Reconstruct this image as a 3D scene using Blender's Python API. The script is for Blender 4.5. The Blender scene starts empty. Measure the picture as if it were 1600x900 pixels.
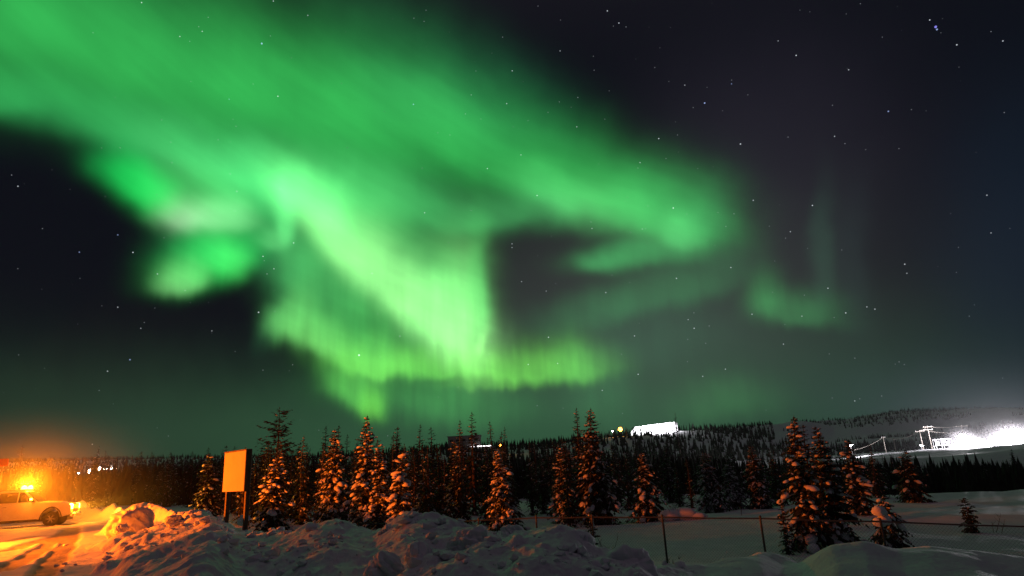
import bpy, math, random
import numpy as np

scene = bpy.context.scene
COL = scene.collection

# =====================================================================================================
# CAMERA
# =====================================================================================================
FPX, PITCH, ROLL = 1000.0, math.radians(16.0), math.radians(3.1)
EYE = 1.6
cp, sp, cr, sr = math.cos(PITCH), math.sin(PITCH), math.cos(ROLL), math.sin(ROLL)
FW = (0.0, cp, sp); R0 = (1.0, 0.0, 0.0); U0 = (0.0, -sp, cp)
RT = tuple(R0[i]*cr - U0[i]*sr for i in range(3))
UP = tuple(U0[i]*cr + R0[i]*sr for i in range(3))
from mathutils import Matrix, Vector
cam_data = bpy.data.cameras.new("camera")
cam_data.sensor_width = 36.0
cam_data.lens = 36.0*FPX/1600.0
cam_data.clip_start = 0.05
cam_data.clip_end = 20000.0
cam = bpy.data.objects.new("camera", cam_data)
COL.objects.link(cam)
cam.matrix_world = Matrix(((RT[0], UP[0], -FW[0], 0.0), (RT[1], UP[1], -FW[1], 0.0), (RT[2], UP[2], -FW[2], EYE), (0, 0, 0, 1)))
scene.camera = cam

def ray(px, py):
    a, b = (px-800.0)/FPX, (450.0-py)/FPX
    d = [FW[i] + a*RT[i] + b*UP[i] for i in range(3)]
    n = math.sqrt(sum(c*c for c in d)); return [c/n for c in d]
def azel(px, py):
    d = ray(px, py); return math.atan2(d[0], d[1]), math.asin(d[2])
def lin(c):
    out = []
    for v in c:
        s = abs(v)/255.0
        l = s/12.92 if s <= 0.04045 else ((s+0.055)/1.055)**2.4
        out.append(l if v >= 0 else -l)
    return out

# =====================================================================================================
# RENDER SETTINGS / EXPOSURE
# =====================================================================================================
scene.view_settings.view_transform = 'Standard'
scene.view_settings.look = 'None'
scene.view_settings.exposure = 0.0
scene.view_settings.gamma = 1.0
scene.view_settings.use_curve_mapping = False
cy = scene.cycles
cy.use_denoising = True
cy.max_bounces = 5; cy.diffuse_bounces = 2; cy.glossy_bounces = 2; cy.transmission_bounces = 4
cy.volume_bounces = 0; cy.transparent_max_bounces = 8
cy.sample_clamp_indirect = 4.0
cy.caustics_reflective = False; cy.caustics_refractive = False

# =====================================================================================================
# SKY: night air + aurora (soft glows placed by azimuth and elevation) + stars
# =====================================================================================================
BLOBS = []
def glow(cx, cy_, sx, su, sd, ang, col, amp=1.0):
    a0, e0 = azel(cx, cy_)
    ax, ex = azel(cx+1, cy_); ay, ey = azel(cx, cy_+1)
    J = ((ax-a0, ay-a0), (ex-e0, ey-e0))
    t = math.radians(ang); c, s = math.cos(t), math.sin(t)
    vx = (J[0][0]*c + J[0][1]*s, J[1][0]*c + J[1][1]*s)
    vy = (J[0][0]*s - J[0][1]*c, J[1][0]*s - J[1][1]*c)
    rot = math.atan2(vx[1], vx[0]); ux = math.hypot(*vx)
    uy = -math.sin(rot)*vy[0] + math.cos(rot)*vy[1]
    sy = 2.0/(1.0/su + 1.0/sd); k = (sd-su)/(sd+su)
    BLOBS.append((a0, e0, rot, sx*ux, sy*uy, k, tuple(v*amp for v in lin(col))))
def band(pts, col, amp=1.0):
    for i in range(len(pts)-1):
        x0, y0, u0, d0, w0 = pts[i]; x1, y1, u1, d1, w1 = pts[i+1]
        L = math.hypot(x1-x0, y1-y0)
        glow((x0+x1)/2, (y0+y1)/2, L*0.8, (u0+u1)/2, (d0+d1)/2, math.degrees(math.atan2(y1-y0, x1-x0)), col, amp*0.72*(w0+w1)/2)
G1 = (50, 180, 80)
# the broad upper band
band([(-320, -80, 170, 150, .8), (-120, -20, 160, 130, .85), (60, 40, 140, 110, .9), (220, 95, 130, 100, .92), (380, 140, 125, 85, .95), (540, 190, 120, 80, .95), (700, 228, 100, 58, .82), (850, 280, 85, 42, .8), (980, 325, 80, 40, .85), (1100, 352, 75, 30, .72)], G1)
band([(-160, 148, 50, 22, .75), (20, 164, 50, 24, .75), (170, 200, 50, 30, .66), (300, 238, 50, 36, .7), (420, 272, 45, 40, .8), (540, 310, 50, 40, .6)], (46, 160, 80))
glow(640, 90, 150, 80, 90, 26, (30, 110, 58), .38)
band([(230, 225, 50, 34, .5), (350, 256, 50, 36, .8), (440, 288, 50, 40, .9), (520, 345, 48, 40, .8)], (70, 178, 98))
glow(610, 292, 110, 40, 40, 25, (48, 146, 72), .5)
glow(395, 300, 70, 40, 40, 12, (50, 150, 78), .5)
glow(680, 175, 120, 70, 50, 20, (40, 120, 65), .4)
glow(800, 150, 130, 70, 70, 30, (20, 70, 45), .5)
# folds of the right arm
glow(850, 300, 62, 42, 34, 28, (60, 130, 75), .6)
glow(905, 325, 50, 40, 30, 20, (60, 130, 72), .55)
glow(975, 345, 80, 45, 30, 15, (60, 135, 72), .6)
glow(1068, 368, 30, 36, 22, 0, (62, 150, 80), .8)
glow(1030, 340, 90, 60, 40, 20, (40, 120, 65), .4)
glow(1105, 335, 40, 50, 40, 20, (36, 110, 58), .5)
glow(985, 402, 85, 24, 20, -5, (46, 142, 72), .95)
glow(930, 410, 30, 16, 14, 4, (44, 120, 66), .5)
band([(560, 282, 40, 36, .55), (660, 322, 38, 34, .95), (745, 345, 40, 22, .9), (815, 338, 40, 24, .7), (880, 330, 36, 26, .4)], (52, 145, 75))
# the bright left lobes
glow(195, 258, 60, 40, 40, 20, (14, 120, 54), .7)
glow(395, 335, 55, 60, 55, 0, (32, 128, 60), .9)
glow(400, 395, 34, 40, 30, 0, (22, 70, 44), .5)
glow(210, 288, 60, 36, 32, 35, (16, 188, 72), .9)
glow(240, 318, 40, 40, 28, 45, (20, 170, 70), .55)
glow(310, 306, 80, 48, 40, 10, (70, 190, 95), .85)
glow(283, 344, 46, 30, 20, 12, (130, 158, 124), .9)
glow(345, 346, 48, 36, 20, -2, (118, 188, 124), .95)
glow(332, 408, 72, 44, 32, -20, (34, 186, 76), 1.0)
glow(287, 440, 36, 34, 17, -8, (110, 178, 104), .95)
glow(358, 408, 28, 36, 32, -65, (66, 190, 84), .7)
glow(310, 385, 60, 40, 34, 0, (34, 128, 64), .7)
# narrow fold and the great swath
glow(447, 318, 30, 60, 60, 20, (64, 165, 88), .45)
glow(443, 348, 15, 55, 36, 0, (85, 190, 105), .7)
glow(425, 374, 26, 22, 14, 0, (84, 165, 96), .65)
glow(490, 310, 70, 50, 40, 30, (64, 170, 88), .7)
glow(560, 330, 80, 50, 40, 35, (66, 165, 84), .55)
band([(440, 290, 40, 36, .3), (500, 352, 54, 24, .9), (560, 412, 60, 26, 1.1), (630, 472, 64, 28, 1.1), (700, 532, 66, 34, 1.05), (750, 572, 60, 34, .7)], (142, 216, 126))
glow(600, 380, 120, 70, 70, 38, (66, 168, 84), .8)
glow(690, 470, 60, 90, 80, 20, (90, 185, 95), .85)
glow(722, 505, 46, 120, 55, 0, (105, 190, 100), .85)
glow(750, 470, 18, 110, 70, 0, (60, 165, 75), .65)
glow(752, 545, 8, 30, 14, 15, (120, 185, 100), .6)
# lower left lobe
glow(585, 480, 80, 50, 45, 40, (62, 150, 70), .6)
glow(482, 392, 45, 60, 50, 30, (58, 150, 76), .6)
glow(505, 440, 75, 66, 60, 35, (58, 148, 76), .85)
glow(450, 415, 40, 40, 40, 40, (40, 105, 58), .6)
glow(452, 498, 28, 56, 36, 30, (92, 182, 92), .9)
glow(490, 535, 46, 48, 22, 30, (98, 182, 88), .95)
glow(540, 520, 70, 50, 40, 20, (50, 145, 65), .75)
glow(600, 555, 70, 34, 30, 12, (70, 150, 65), .65)
glow(560, 570, 60, 40, 16, 14, (84, 156, 64), .6)
glow(425, 510, 20, 60, 40, 20, (30, 80, 50), .5)
# bottom edge
band([(540, 572, 34, 14, .5), (640, 578, 30, 12, .9), (740, 584, 34, 12, 1.0), (830, 585, 44, 16, .9), (925, 578, 48, 20, .85)], (93, 184, 62))
glow(755, 602, 60, 14, 8, 0, (82, 150, 48), .6)
glow(890, 572, 36, 48, 24, -6, (62, 144, 54), .55)
# curtain below
glow(640, 615, 120, 44, 34, 4, (42, 110, 48), .85)
glow(540, 606, 60, 46, 24, 34, (58, 132, 50), .85)
glow(555, 612, 44, 40, 26, 30, (60, 130, 48), .7)
glow(578, 636, 24, 34, 20, 20, (85, 165, 36), .75)
glow(720, 640, 110, 50, 30, 0, (38, 92, 46), .7)
# faint right parts
band([(860, 505, 34, 26, .6), (970, 478, 44, 24, .95), (1070, 452, 46, 24, .9), (1150, 418, 50, 34, .6)], (32, 92, 50))
glow(1010, 530, 130, 60, 50, -8, (26, 62, 42), .6)
glow(1195, 472, 32, 54, 26, 0, (36, 108, 52), .85)
glow(1250, 490, 64, 36, 18, 4, (40, 104, 54), .8)
glow(1285, 410, 22, 110, 70, 0, (32, 62, 46), .6)
glow(1335, 430, 30, 130, 90, 0, (24, 40, 38), .4)
glow(1130, 632, 80, 44, 24, -3, (36, 84, 42), .6)
glow(935, 620, 50, 80, 40, 0, (34, 84, 46), .55)
BASES = len(BLOBS)
# air glow of the clear night sky between the curtains
glow(1000, 490, 330, 190, 160, 0, (54, 58, 54), .9)
glow(1200, 250, 220, 190, 190, 0, (32, 28, 36), .7)
glow(1130, 590, 360, 110, 110, 0, (26, 54, 36), .85)
glow(330, 710, 560, 130, 120, 3, (34, 60, 38), .9)
glow(850, 690, 420, 110, 120, 3, (38, 76, 48), .85)
glow(1570, 660, 300, 90, 100, 4, (44, 50, 58), .8)
glow(1600, 400, 160, 260, 220, 0, (10, 24, 36), .75)


STARS = [(409,68,3,'b'),(358,155,1,'b'),(646,163,2,'b'),(370,299,1.5,'w'),(28,291,1.5,'w'),(184,367,1.5,'b'),(124,394,1.5,'b'),(246,428,1.5,'w'),
 (428,420,1.5,'w'),(949,17,1.8,'w'),(967,36,1.8,'w'),(1070,133,1.3,'w'),(1143,131,1.3,'b'),(1101,161,2.6,'b'),(1462,42,4,'v'),(1464,46,2.5,'b'),
 (1495,70,1.8,'w'),(1567,64,1.5,'w'),(1326,109,1.4,'w'),(1388,174,2,'b'),(1157,225,2.2,'w'),(1304,213,1.4,'w'),(1000,254,1.4,'w'),(814,242,1.4,'w'),
 (1052,325,2.4,'w'),(1177,313,1.6,'w'),(1235,362,1.4,'w'),(1542,305,1.4,'w'),(925,357,1.4,'w'),(561,555,3.6,'w'),(404,488,2.4,'w'),(203,562,2,'b'),
 (168,580,1.5,'w'),(184,480,1.4,'w'),(220,513,1.2,'w'),(857,527,2,'w'),(800,381,1.3,'w'),(815,440,1.3,'w'),(1057,435,1.8,'w'),(1142,418,1.6,'w'),
 (1098,588,1.4,'w'),(1175,491,1.5,'w'),(1253,494,1.3,'w'),(1367,483,1.5,'w'),(1417,427,1.3,'w'),(331,517,1.3,'w'),(281,57,1.4,'w'),(316,49,1.4,'w'),(481,24,1.2,'w'),(941,610,1.5,'w')]
SC = {'w': (0.85, 0.92, 1.0), 'b': (0.42, 0.55, 1.0), 'v': (0.30, 0.28, 1.0)}

world = bpy.data.worlds.new("World")
scene.world = world
world.use_nodes = True
wt = world.node_tree
for n in list(wt.nodes): wt.nodes.remove(n)
WN, WL = wt.nodes.new, wt.links.new
def wmath(op, a, b=None, c=None):
    n = WN('ShaderNodeMath'); n.operation = op
    for i, v in enumerate((a, b, c)):
        if v is None: continue
        if hasattr(v, 'links'): WL(v, n.inputs[i])
        else: n.inputs[i].default_value = v
    return n.outputs[0]
def wvec(op, a, b=None, c=None, out=0):
    n = WN('ShaderNodeVectorMath'); n.operation = op
    for i, v in enumerate((a, b, c)):
        if v is None: continue
        if hasattr(v, 'links'): WL(v, n.inputs[i])
        else: n.inputs[i].default_value = v
    return n.outputs[out]
def wadd(col_, fac, a):
    sc_ = wvec('SCALE', tuple(col_)); WL(fac, sc_.node.inputs['Scale'])
    return sc_ if a is None else wvec('ADD', sc_, a)
tc = WN('ShaderNodeTexCoord')
DIR = wvec('NORMALIZE', tc.outputs['Generated'])
sep = WN('ShaderNodeSeparateXYZ'); WL(DIR, sep.inputs[0])
AZ = wmath('ARCTAN2', sep.outputs[0], sep.outputs[1])
EL = wmath('ARCSINE', sep.outputs[2])
cmb = WN('ShaderNodeCombineXYZ'); WL(AZ, cmb.inputs[0]); WL(EL, cmb.inputs[1])
AE0 = cmb.outputs[0]
# slow wobble of the curtains
def wnoise(vec, scale, detail):
    n = WN('ShaderNodeTexNoise'); n.noise_dimensions = '2D'; WL(vec, n.inputs['Vector'])
    n.inputs['Scale'].default_value = scale; n.inputs['Detail'].default_value = detail; n.inputs['Roughness'].default_value = 0.5
    return n.outputs[0]
nz1 = wnoise(AE0, 9.0, 2.5); nz2 = wnoise(wvec('ADD', AE0, (5.3, 2.1, 0)), 9.0, 2.5)
nz3 = wnoise(wvec('MULTIPLY', AE0, (1.0, 0.35, 1.0)), 46.0, 2.0)
low0 = WN('ShaderNodeMapRange'); WL(EL, low0.inputs['Value']); low0.inputs['From Min'].default_value = 0.34; low0.inputs['From Max'].default_value = 0.12
low0.inputs['To Min'].default_value = 0.08; low0.inputs['To Max'].default_value = 0.7
ca = WN('ShaderNodeCombineXYZ')
WL(wmath('ADD', AZ, wmath('MULTIPLY_ADD', nz1, 0.034, -0.017)), ca.inputs[0])
WL(wmath('ADD', wmath('ADD', EL, wmath('MULTIPLY_ADD', nz2, 0.028, -0.014)), wmath('MULTIPLY', wmath('MULTIPLY_ADD', nz3, 0.022, -0.011), low0.outputs[0])), ca.inputs[1])
ca.inputs[2].default_value = 1.0
AE = ca.outputs[0]
SDIR = wvec('ADD', DIR, wvec('MULTIPLY', AE, (1e-9, 1e-9, 1e-9)))
# fine rays along the field lines (nearly vertical), cloudy mottling
nr = wnoise(wvec('MULTIPLY', AE0, (46.0, 6.5, 1.0)), 1.0, 2.0)
cs = WN('ShaderNodeCombineXYZ')            # streaks running along the great sweep
WL(wvec('DOT_PRODUCT', AE0, (4.2, -2.0, 0.0), out=1), cs.inputs[0]); WL(wvec('DOT_PRODUCT', AE0, (11.0, 23.0, 0.0), out=1), cs.inputs[1])
nc = wnoise(cs.outputs[0], 1.0, 3.0)
low = WN('ShaderNodeMapRange'); WL(EL, low.inputs['Value']); low.inputs['From Min'].default_value = 0.36; low.inputs['From Max'].default_value = 0.10
low.inputs['To Min'].default_value = 0.05; low.inputs['To Max'].default_value = 0.75
RAYS = wmath('ADD', wmath('MULTIPLY', wmath('SUBTRACT', nr, 0.5), low.outputs[0]), 1.0)
MOTT = wmath('ADD', wmath('MULTIPLY', wmath('SUBTRACT', nc, 0.5), 0.38), 1.0)

acc = None
for bi, (a0, e0, rot, sx, sy, k, colr) in enumerate(BLOBS):
    if bi == BASES:
        acc = wvec('MAXIMUM', acc, (0, 0, 0))
        acc = wvec('SCALE', acc); acc.node.inputs['Scale'].default_value = 1.0
        WL(wmath('MULTIPLY', RAYS, MOTT), acc.node.inputs['Scale'])
    c_, s_ = math.cos(rot), math.sin(rot)
    bx = wvec('DOT_PRODUCT', AE, (c_/sx, s_/sx, -(a0*c_+e0*s_)/sx), out=1)
    by = wvec('DOT_PRODUCT', AE, (-s_/sy, c_/sy, (a0*s_-e0*c_)/sy), out=1)
    if abs(k) > 0.02: by = wmath('MULTIPLY_ADD', wmath('ABSOLUTE', by), k, by)
    d2 = wmath('MULTIPLY_ADD', bx, bx, wmath('MULTIPLY', by, by))
    g = wmath('POWER', math.exp(-1), wmath('POWER', d2, 1.3))
    acc = wadd(colr, g, acc)
acc = wvec('ADD', acc, lin((11, 14, 22)))
# stars
for (sx_, sy_, size, c) in STARS:
    dist = wvec('DISTANCE', SDIR, ray(sx_, sy_), out=1)
    on = wmath('LESS_THAN', dist, 0.00042+0.00024*size)
    acc = wadd(tuple(x*(0.16+0.17*size) for x in SC[c]), on, acc)
vo = WN('ShaderNodeTexVoronoi'); vo.voronoi_dimensions = '3D'; vo.feature = 'F1'; WL(DIR, vo.inputs['Vector']); vo.inputs['Scale'].default_value = 36.0
st = WN('ShaderNodeMapRange'); WL(vo.outputs['Distance'], st.inputs['Value']); st.inputs['From Min'].default_value = 0.034; st.inputs['From Max'].default_value = 0.010
st.inputs['To Min'].default_value = 0.0; st.inputs['To Max'].default_value = 0.9
acc = wadd((0.85, 0.92, 1.0), st.outputs[0], acc)
vo2 = WN('ShaderNodeTexVoronoi'); vo2.voronoi_dimensions = '3D'; vo2.feature = 'F1'; WL(DIR, vo2.inputs['Vector']); vo2.inputs['Scale'].default_value = 61.0
st2 = WN('ShaderNodeMapRange'); WL(vo2.outputs['Distance'], st2.inputs['Value']); st2.inputs['From Min'].default_value = 0.042; st2.inputs['From Max'].default_value = 0.014
st2.inputs['To Min'].default_value = 0.0; st2.inputs['To Max'].default_value = 0.34
acc = wadd((0.85, 0.90, 1.0), st2.outputs[0], acc)
# purple-grey glow added overhead, outside this frame: fill light for the snow
mo = wmath('POWER', wmath('MAXIMUM', sep.outputs[2], 0.0), 8.0)
acc = wadd((0.135, 0.098, 0.122), mo, acc)
AURORA_BG = WN('ShaderNodeBackground'); WL(acc, AURORA_BG.inputs['Color']); AURORA_BG.inputs['Strength'].default_value = 1.0
sky = WN('ShaderNodeTexSky'); sky.sky_type = 'NISHITA'; sky.sun_disc = False
sky.sun_elevation = math.radians(-4.0); sky.sun_rotation = math.radians(200.0)
SKY_BG = WN('ShaderNodeBackground'); WL(sky.outputs[0], SKY_BG.inputs['Color']); SKY_BG.inputs['Strength'].default_value = 0.00008
addsh = WN('ShaderNodeAddShader'); WL(AURORA_BG.outputs[0], addsh.inputs[0]); WL(SKY_BG.outputs[0], addsh.inputs[1])
wo = WN('ShaderNodeOutputWorld'); WL(addsh.outputs[0], wo.inputs['Surface'])
world.cycles.sampling_method = 'MANUAL'
world.cycles.sample_map_resolution = 512

# =====================================================================================================
# HELPERS
# =====================================================================================================
RNG = np.random.default_rng(11)
random.seed(5)
def tag(o, label=None, cat=None, group=None, kind=None):
    if label: o['label'] = label
    if cat: o['category'] = cat
    if group: o['group'] = group
    if kind: o['kind'] = kind
    return o
def thing(name, label, cat, loc=(0, 0, 0), rotz=0.0, group=None):
    o = bpy.data.objects.new(name, None); COL.objects.link(o)
    o.location = loc; o.rotation_euler = (0, 0, rotz); o.empty_display_size = 0.2
    return tag(o, label, cat, group)
def mesh(name, V, F, mat, smooth=False):
    me = bpy.data.meshes.new(name)
    me.from_pydata([tuple(v) for v in V], [], [tuple(f) for f in F])
    mats = mat if isinstance(mat, (list, tuple)) else [mat]
    for m in mats: me.materials.append(m)
    if smooth: me.polygons.foreach_set('use_smooth', [True]*len(me.polygons))
    me.update()
    return me
def obj(name, VF, mat, parent=None, smooth=False):
    o = bpy.data.objects.new(name, mesh(name, VF[0], VF[1], mat, smooth))
    COL.objects.link(o)
    if parent is not None: o.parent = parent
    return o
class MB:
    """collects shapes into one mesh"""
    def __init__(s): s.V, s.F = [], []
    def add(s, V, F):
        n = len(s.V); s.V += [tuple(v) for v in V]; s.F += [tuple(i+n for i in f) for f in F]; return s
    def box(s, c, d, rz=0.0, ry=0.0, bev=0.0):
        x, y, z = d[0]/2, d[1]/2, d[2]/2
        if bev <= 0:
            P = [(-x,-y,-z),(x,-y,-z),(x,y,-z),(-x,y,-z),(-x,-y,z),(x,-y,z),(x,y,z),(-x,y,z)]
            F = [(0,3,2,1),(4,5,6,7),(0,1,5,4),(1,2,6,5),(2,3,7,6),(3,0,4,7)]
        else:
            b = min(bev, x*.49, y*.49, z*.49)
            P, F = [], []
            ring = [(-x+b,-y),(x-b,-y),(x,-y+b),(x,y-b),(x-b,y),(-x+b,y),(-x,y-b),(-x,-y+b)]
            ins = [(-x+b,-y+b),(x-b,-y+b),(x-b,-y+b),(x-b,y-b),(x-b,y-b),(-x+b,y-b),(-x+b,y-b),(-x+b,-y+b)]
            for (R, zz) in ((ins, -z), (ring, -z+b), (ring, z-b), (ins, z)): P += [(q[0], q[1], zz) for q in R]
            for k in range(3):
                for i in range(8): F.append((k*8+i, k*8+(i+1) % 8, k*8+8+(i+1) % 8, k*8+8+i))
            F.append(tuple(range(7, -1, -1))); F.append(tuple(range(24, 32)))
        cz, sz, cy_, sy_ = math.cos(rz), math.sin(rz), math.cos(ry), math.sin(ry)
        Q = []
        for (a, b2, e) in P:
            a, e = a*cy_ + e*sy_, -a*sy_ + e*cy_
            a, b2 = a*cz - b2*sz, a*sz + b2*cz
            Q.append((a+c[0], b2+c[1], e+c[2]))
        return s.add(Q, F)
    def tube(s, pts, rad, n=8, cap=True):
        pts = [Vector(p) for p in pts]
        rads = rad if isinstance(rad, (list, tuple)) else [rad]*len(pts)
        P, F = [], []
        for i, p in enumerate(pts):
            t = (pts[min(i+1, len(pts)-1)] - pts[max(i-1, 0)]).normalized()
            a = t.orthogonal().normalized() if abs(t.z) > .99 else t.cross(Vector((0, 0, 1))).normalized()
            b = t.cross(a)
            for k in range(n):
                q = 2*math.pi*k/n; P.append(p + (a*math.cos(q) + b*math.sin(q))*rads[i])
        for i in range(len(pts)-1):
            for k in range(n): F.append((i*n+k, i*n+(k+1) % n, i*n+n+(k+1) % n, i*n+n+k))
        if cap:
            F.append(tuple(range(n-1, -1, -1))); F.append(tuple((len(pts)-1)*n+k for k in range(n)))
        return s.add(P, F)
    def lathe(s, prof, c, axis='z', n=20):
        P, F = [], []
        for (r, h) in prof:
            for k in range(n):
                q = 2*math.pi*k/n; u, v = r*math.cos(q), r*math.sin(q)
                P.append({'z': (c[0]+u, c[1]+v, c[2]+h), 'y': (c[0]+u, c[1]+h, c[2]+v), 'x': (c[0]+h, c[1]+u, c[2]+v)}[axis])
        for i in range(len(prof)-1):
            for k in range(n): F.append((i*n+k, i*n+(k+1) % n, i*n+n+(k+1) % n, i*n+n+k))
        F.append(tuple(range(n-1, -1, -1))); F.append(tuple((len(prof)-1)*n+k for k in range(n)))
        return s.add(P, F)
    @property
    def vf(s): return s.V, s.F
def ico(sub=1):
    t = (1+5**.5)/2
    V = [(-1,t,0),(1,t,0),(-1,-t,0),(1,-t,0),(0,-1,t),(0,1,t),(0,-1,-t),(0,1,-t),(t,0,-1),(t,0,1),(-t,0,-1),(-t,0,1)]
    V = [tuple(np.array(v)/np.linalg.norm(v)) for v in V]
    F = [(0,11,5),(0,5,1),(0,1,7),(0,7,10),(0,10,11),(1,5,9),(5,11,4),(11,10,2),(10,7,6),(7,1,8),(3,9,4),(3,4,2),(3,2,6),(3,6,8),(3,8,9),(4,9,5),(2,4,11),(6,2,10),(8,6,7),(9,8,1)]
    for _ in range(sub):
        mid, G = {}, []
        def m(a, b):
            k = (min(a, b), max(a, b))
            if k not in mid:
                p = np.array(V[a]) + np.array(V[b]); V.append(tuple(p/np.linalg.norm(p))); mid[k] = len(V)-1
            return mid[k]
        for (a, b, c) in F:
            ab, bc, ca = m(a, b), m(b, c), m(c, a); G += [(a, ab, ca), (b, bc, ab), (c, ca, bc), (ab, bc, ca)]
        F = G
    return np.array(V), np.array(F)
ICO0, ICO1, ICO2, ICO3 = ico(0), ico(1), ico(2), ico(4)

def _h(ix, iy, seed):
    h = (ix.astype(np.int64)*374761393 + iy.astype(np.int64)*668265263 + seed*974711) & 0xffffffff
    h = ((h ^ (h >> 13))*1274126177) & 0xffffffff
    h = ((h ^ (h >> 16))*2246822519) & 0xffffffff
    return ((h ^ (h >> 15)) & 0xffffff)/float(0xffffff)
def vnoise(x, y, seed=0):
    ix, iy = np.floor(x), np.floor(y); fx, fy = x-ix, y-iy
    fx = fx*fx*fx*(fx*(fx*6-15)+10); fy = fy*fy*fy*(fy*(fy*6-15)+10)
    a, b = _h(ix, iy, seed), _h(ix+1, iy, seed); c, d = _h(ix, iy+1, seed), _h(ix+1, iy+1, seed)
    return (a*(1-fx)+b*fx)*(1-fy) + (c*(1-fx)+d*fx)*fy - 0.5
def fbm(x, y, seed, octv=3, gain=.5):
    o, a = 0, 1.0
    for i in range(octv):
        o = o + a*vnoise(x*(2**i)*1.03+i*17.3, y*(2**i)*.97+i*9.1, seed+i*7); a *= gain
    return o
def sstep(t):
    t = np.clip(t, 0, 1); return t*t*(3-2*t)

# =====================================================================================================
# MATERIALS
# =====================================================================================================
def material(name, col, rough=.6, metal=0.0, noise=None, bump=None, emit=None, spec=.5):
    """noise = (scale, other colour, detail); bump = (scale, strength, distance)"""
    m = bpy.data.materials.new(name); m.use_nodes = True
    t = m.node_tree; b = t.nodes['Principled BSDF']
    b.inputs['Base Color'].default_value = (*col, 1); b.inputs['Roughness'].default_value = rough
    b.inputs['Metallic'].default_value = metal; b.inputs['Specular IOR Level'].default_value = spec
    if noise or bump:
        c = t.nodes.new('ShaderNodeTexCoord')
    if noise:
        n = t.nodes.new('ShaderNodeTexNoise'); n.inputs['Scale'].default_value = noise[0]; n.inputs['Detail'].default_value = noise[2] if len(noise) > 2 else 4
        t.links.new(c.outputs['Object'], n.inputs['Vector'])
        r = t.nodes.new('ShaderNodeValToRGB'); r.color_ramp.elements[0].position = .35; r.color_ramp.elements[1].position = .68
        r.color_ramp.elements[0].color = (*col, 1); r.color_ramp.elements[1].color = (*noise[1], 1)
        t.links.new(n.outputs[0], r.inputs[0]); t.links.new(r.outputs[0], b.inputs['Base Color'])
    if bump:
        n2 = t.nodes.new('ShaderNodeTexNoise'); n2.inputs['Scale'].default_value = bump[0]; n2.inputs['Detail'].default_value = 5
        t.links.new(c.outputs['Object'], n2.inputs['Vector'])
        bp = t.nodes.new('ShaderNodeBump'); bp.inputs['Strength'].default_value = bump[1]; bp.inputs['Distance'].default_value = bump[2]
        t.links.new(n2.outputs[0], bp.inputs['Height']); t.links.new(bp.outputs[0], b.inputs['Normal'])
    if emit:
        b.inputs['Emission Color'].default_value = (*emit[0], 1); b.inputs['Emission Strength'].default_value = emit[1]
    return m
AMBER = (1.0, 0.136, 0.003)
BEACON = (1.0, 0.205, 0.004)
M = {}
M['snow'] = material('clumped_snow', (.80, .82, .85), .75, noise=(3.0, (.72, .74, .78)), bump=(14, .35, .03))
M['needles'] = material('spruce_needles', (.020, .030, .018), .7, noise=(2.5, (.048, .050, .026)), spec=.3)
M['far_needles'] = material('distant_spruce', (.014, .019, .014), .85, noise=(.08, (.026, .030, .022)), spec=.2)
M['larch'] = material('bare_larch_twigs', (.070, .042, .026), .8, noise=(3, (.045, .030, .02)), spec=.2)
M['bark'] = material('spruce_bark', (.055, .038, .028), .85, noise=(9, (.10, .075, .06)), bump=(20, .6, .02))
M['wood'] = material('weathered_board', (.66, .62, .32), .65, noise=(2.2, (.57, .52, .26)), bump=(16, .2, .01))
M['post'] = material('stained_timber_post', (.11, .065, .04), .75, noise=(7, (.17, .10, .06)), bump=(22, .4, .01))
M['steel'] = material('galvanised_steel', (.16, .16, .165), .55, .6, noise=(6, (.10, .09, .085)))
M['wire'] = material('dark_wire', (.09, .09, .09), .6, .5, noise=(9, (.06, .06, .06)))
M['paint'] = material('white_truck_paint', (.72, .72, .71), .3, noise=(1.6, (.60, .58, .55)))
M['trim'] = material('black_plastic', (.022, .022, .024), .5, noise=(8, (.03, .03, .03)))
M['rubber'] = material('tyre_rubber', (.02, .02, .02), .85, noise=(10, (.05, .05, .05)), bump=(30, .4, .01))
M['alloy'] = material('alloy_wheel', (.50, .50, .52), .35, .9, noise=(5, (.36, .36, .36)))
M['glass'] = material('dark_cab_glass', (.012, .013, .015), .08, noise=(2, (.02, .02, .02)))
M['chrome'] = material('chrome_trim', (.6, .6, .6), .22, 1.0, noise=(4, (.45, .45, .45)))
M['grille'] = material('dark_grille', (.05, .05, .055), .45, .3, noise=(6, (.03, .03, .03)))
M['amber_lens'] = material('amber_beacon_lens', (.8, .30, .03), .3, emit=((1.0, .42, .03), 34.0))
M['head_lens'] = material('headlamp_lens', (.9, .8, .6), .2, emit=((1.0, .46, .035), 90.0))
M['white_lens'] = material('floodlight_lens', (.9, .9, .9), .2, emit=((1.0, .93, 1.0), 90.0))
M['strip_lens'] = material('strip_light_lens', (.9, .9, .9), .2, emit=((1.0, .9, .95), 5.0))
M['sodium_lens'] = material('sodium_lamp_lens', (.9, .6, .3), .3, emit=((1.0, .33, .03), 22.0))
M['pale_pole'] = material('pale_timber_pole', (.42, .38, .33), .8, noise=(5, (.33, .29, .25)), bump=(18, .4, .01))
M['white_clad'] = material('white_sheet_cladding', (.78, .79, .80), .5, noise=(.4, (.70, .70, .72)))
M['grey_clad'] = material('grey_brown_cladding', (.15, .13, .12), .7, noise=(.5, (.12, .11, .10)))
M['sign_red'] = material('red_sign_face', (.50, .045, .03), .5, noise=(3, (.40, .04, .03)))
M['twig'] = material('bare_twig', (.07, .05, .035), .85, noise=(12, (.10, .07, .05)))
M['brush'] = material('dry_brush', (.09, .07, .045), .9, noise=(8, (.06, .05, .03)))

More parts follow.
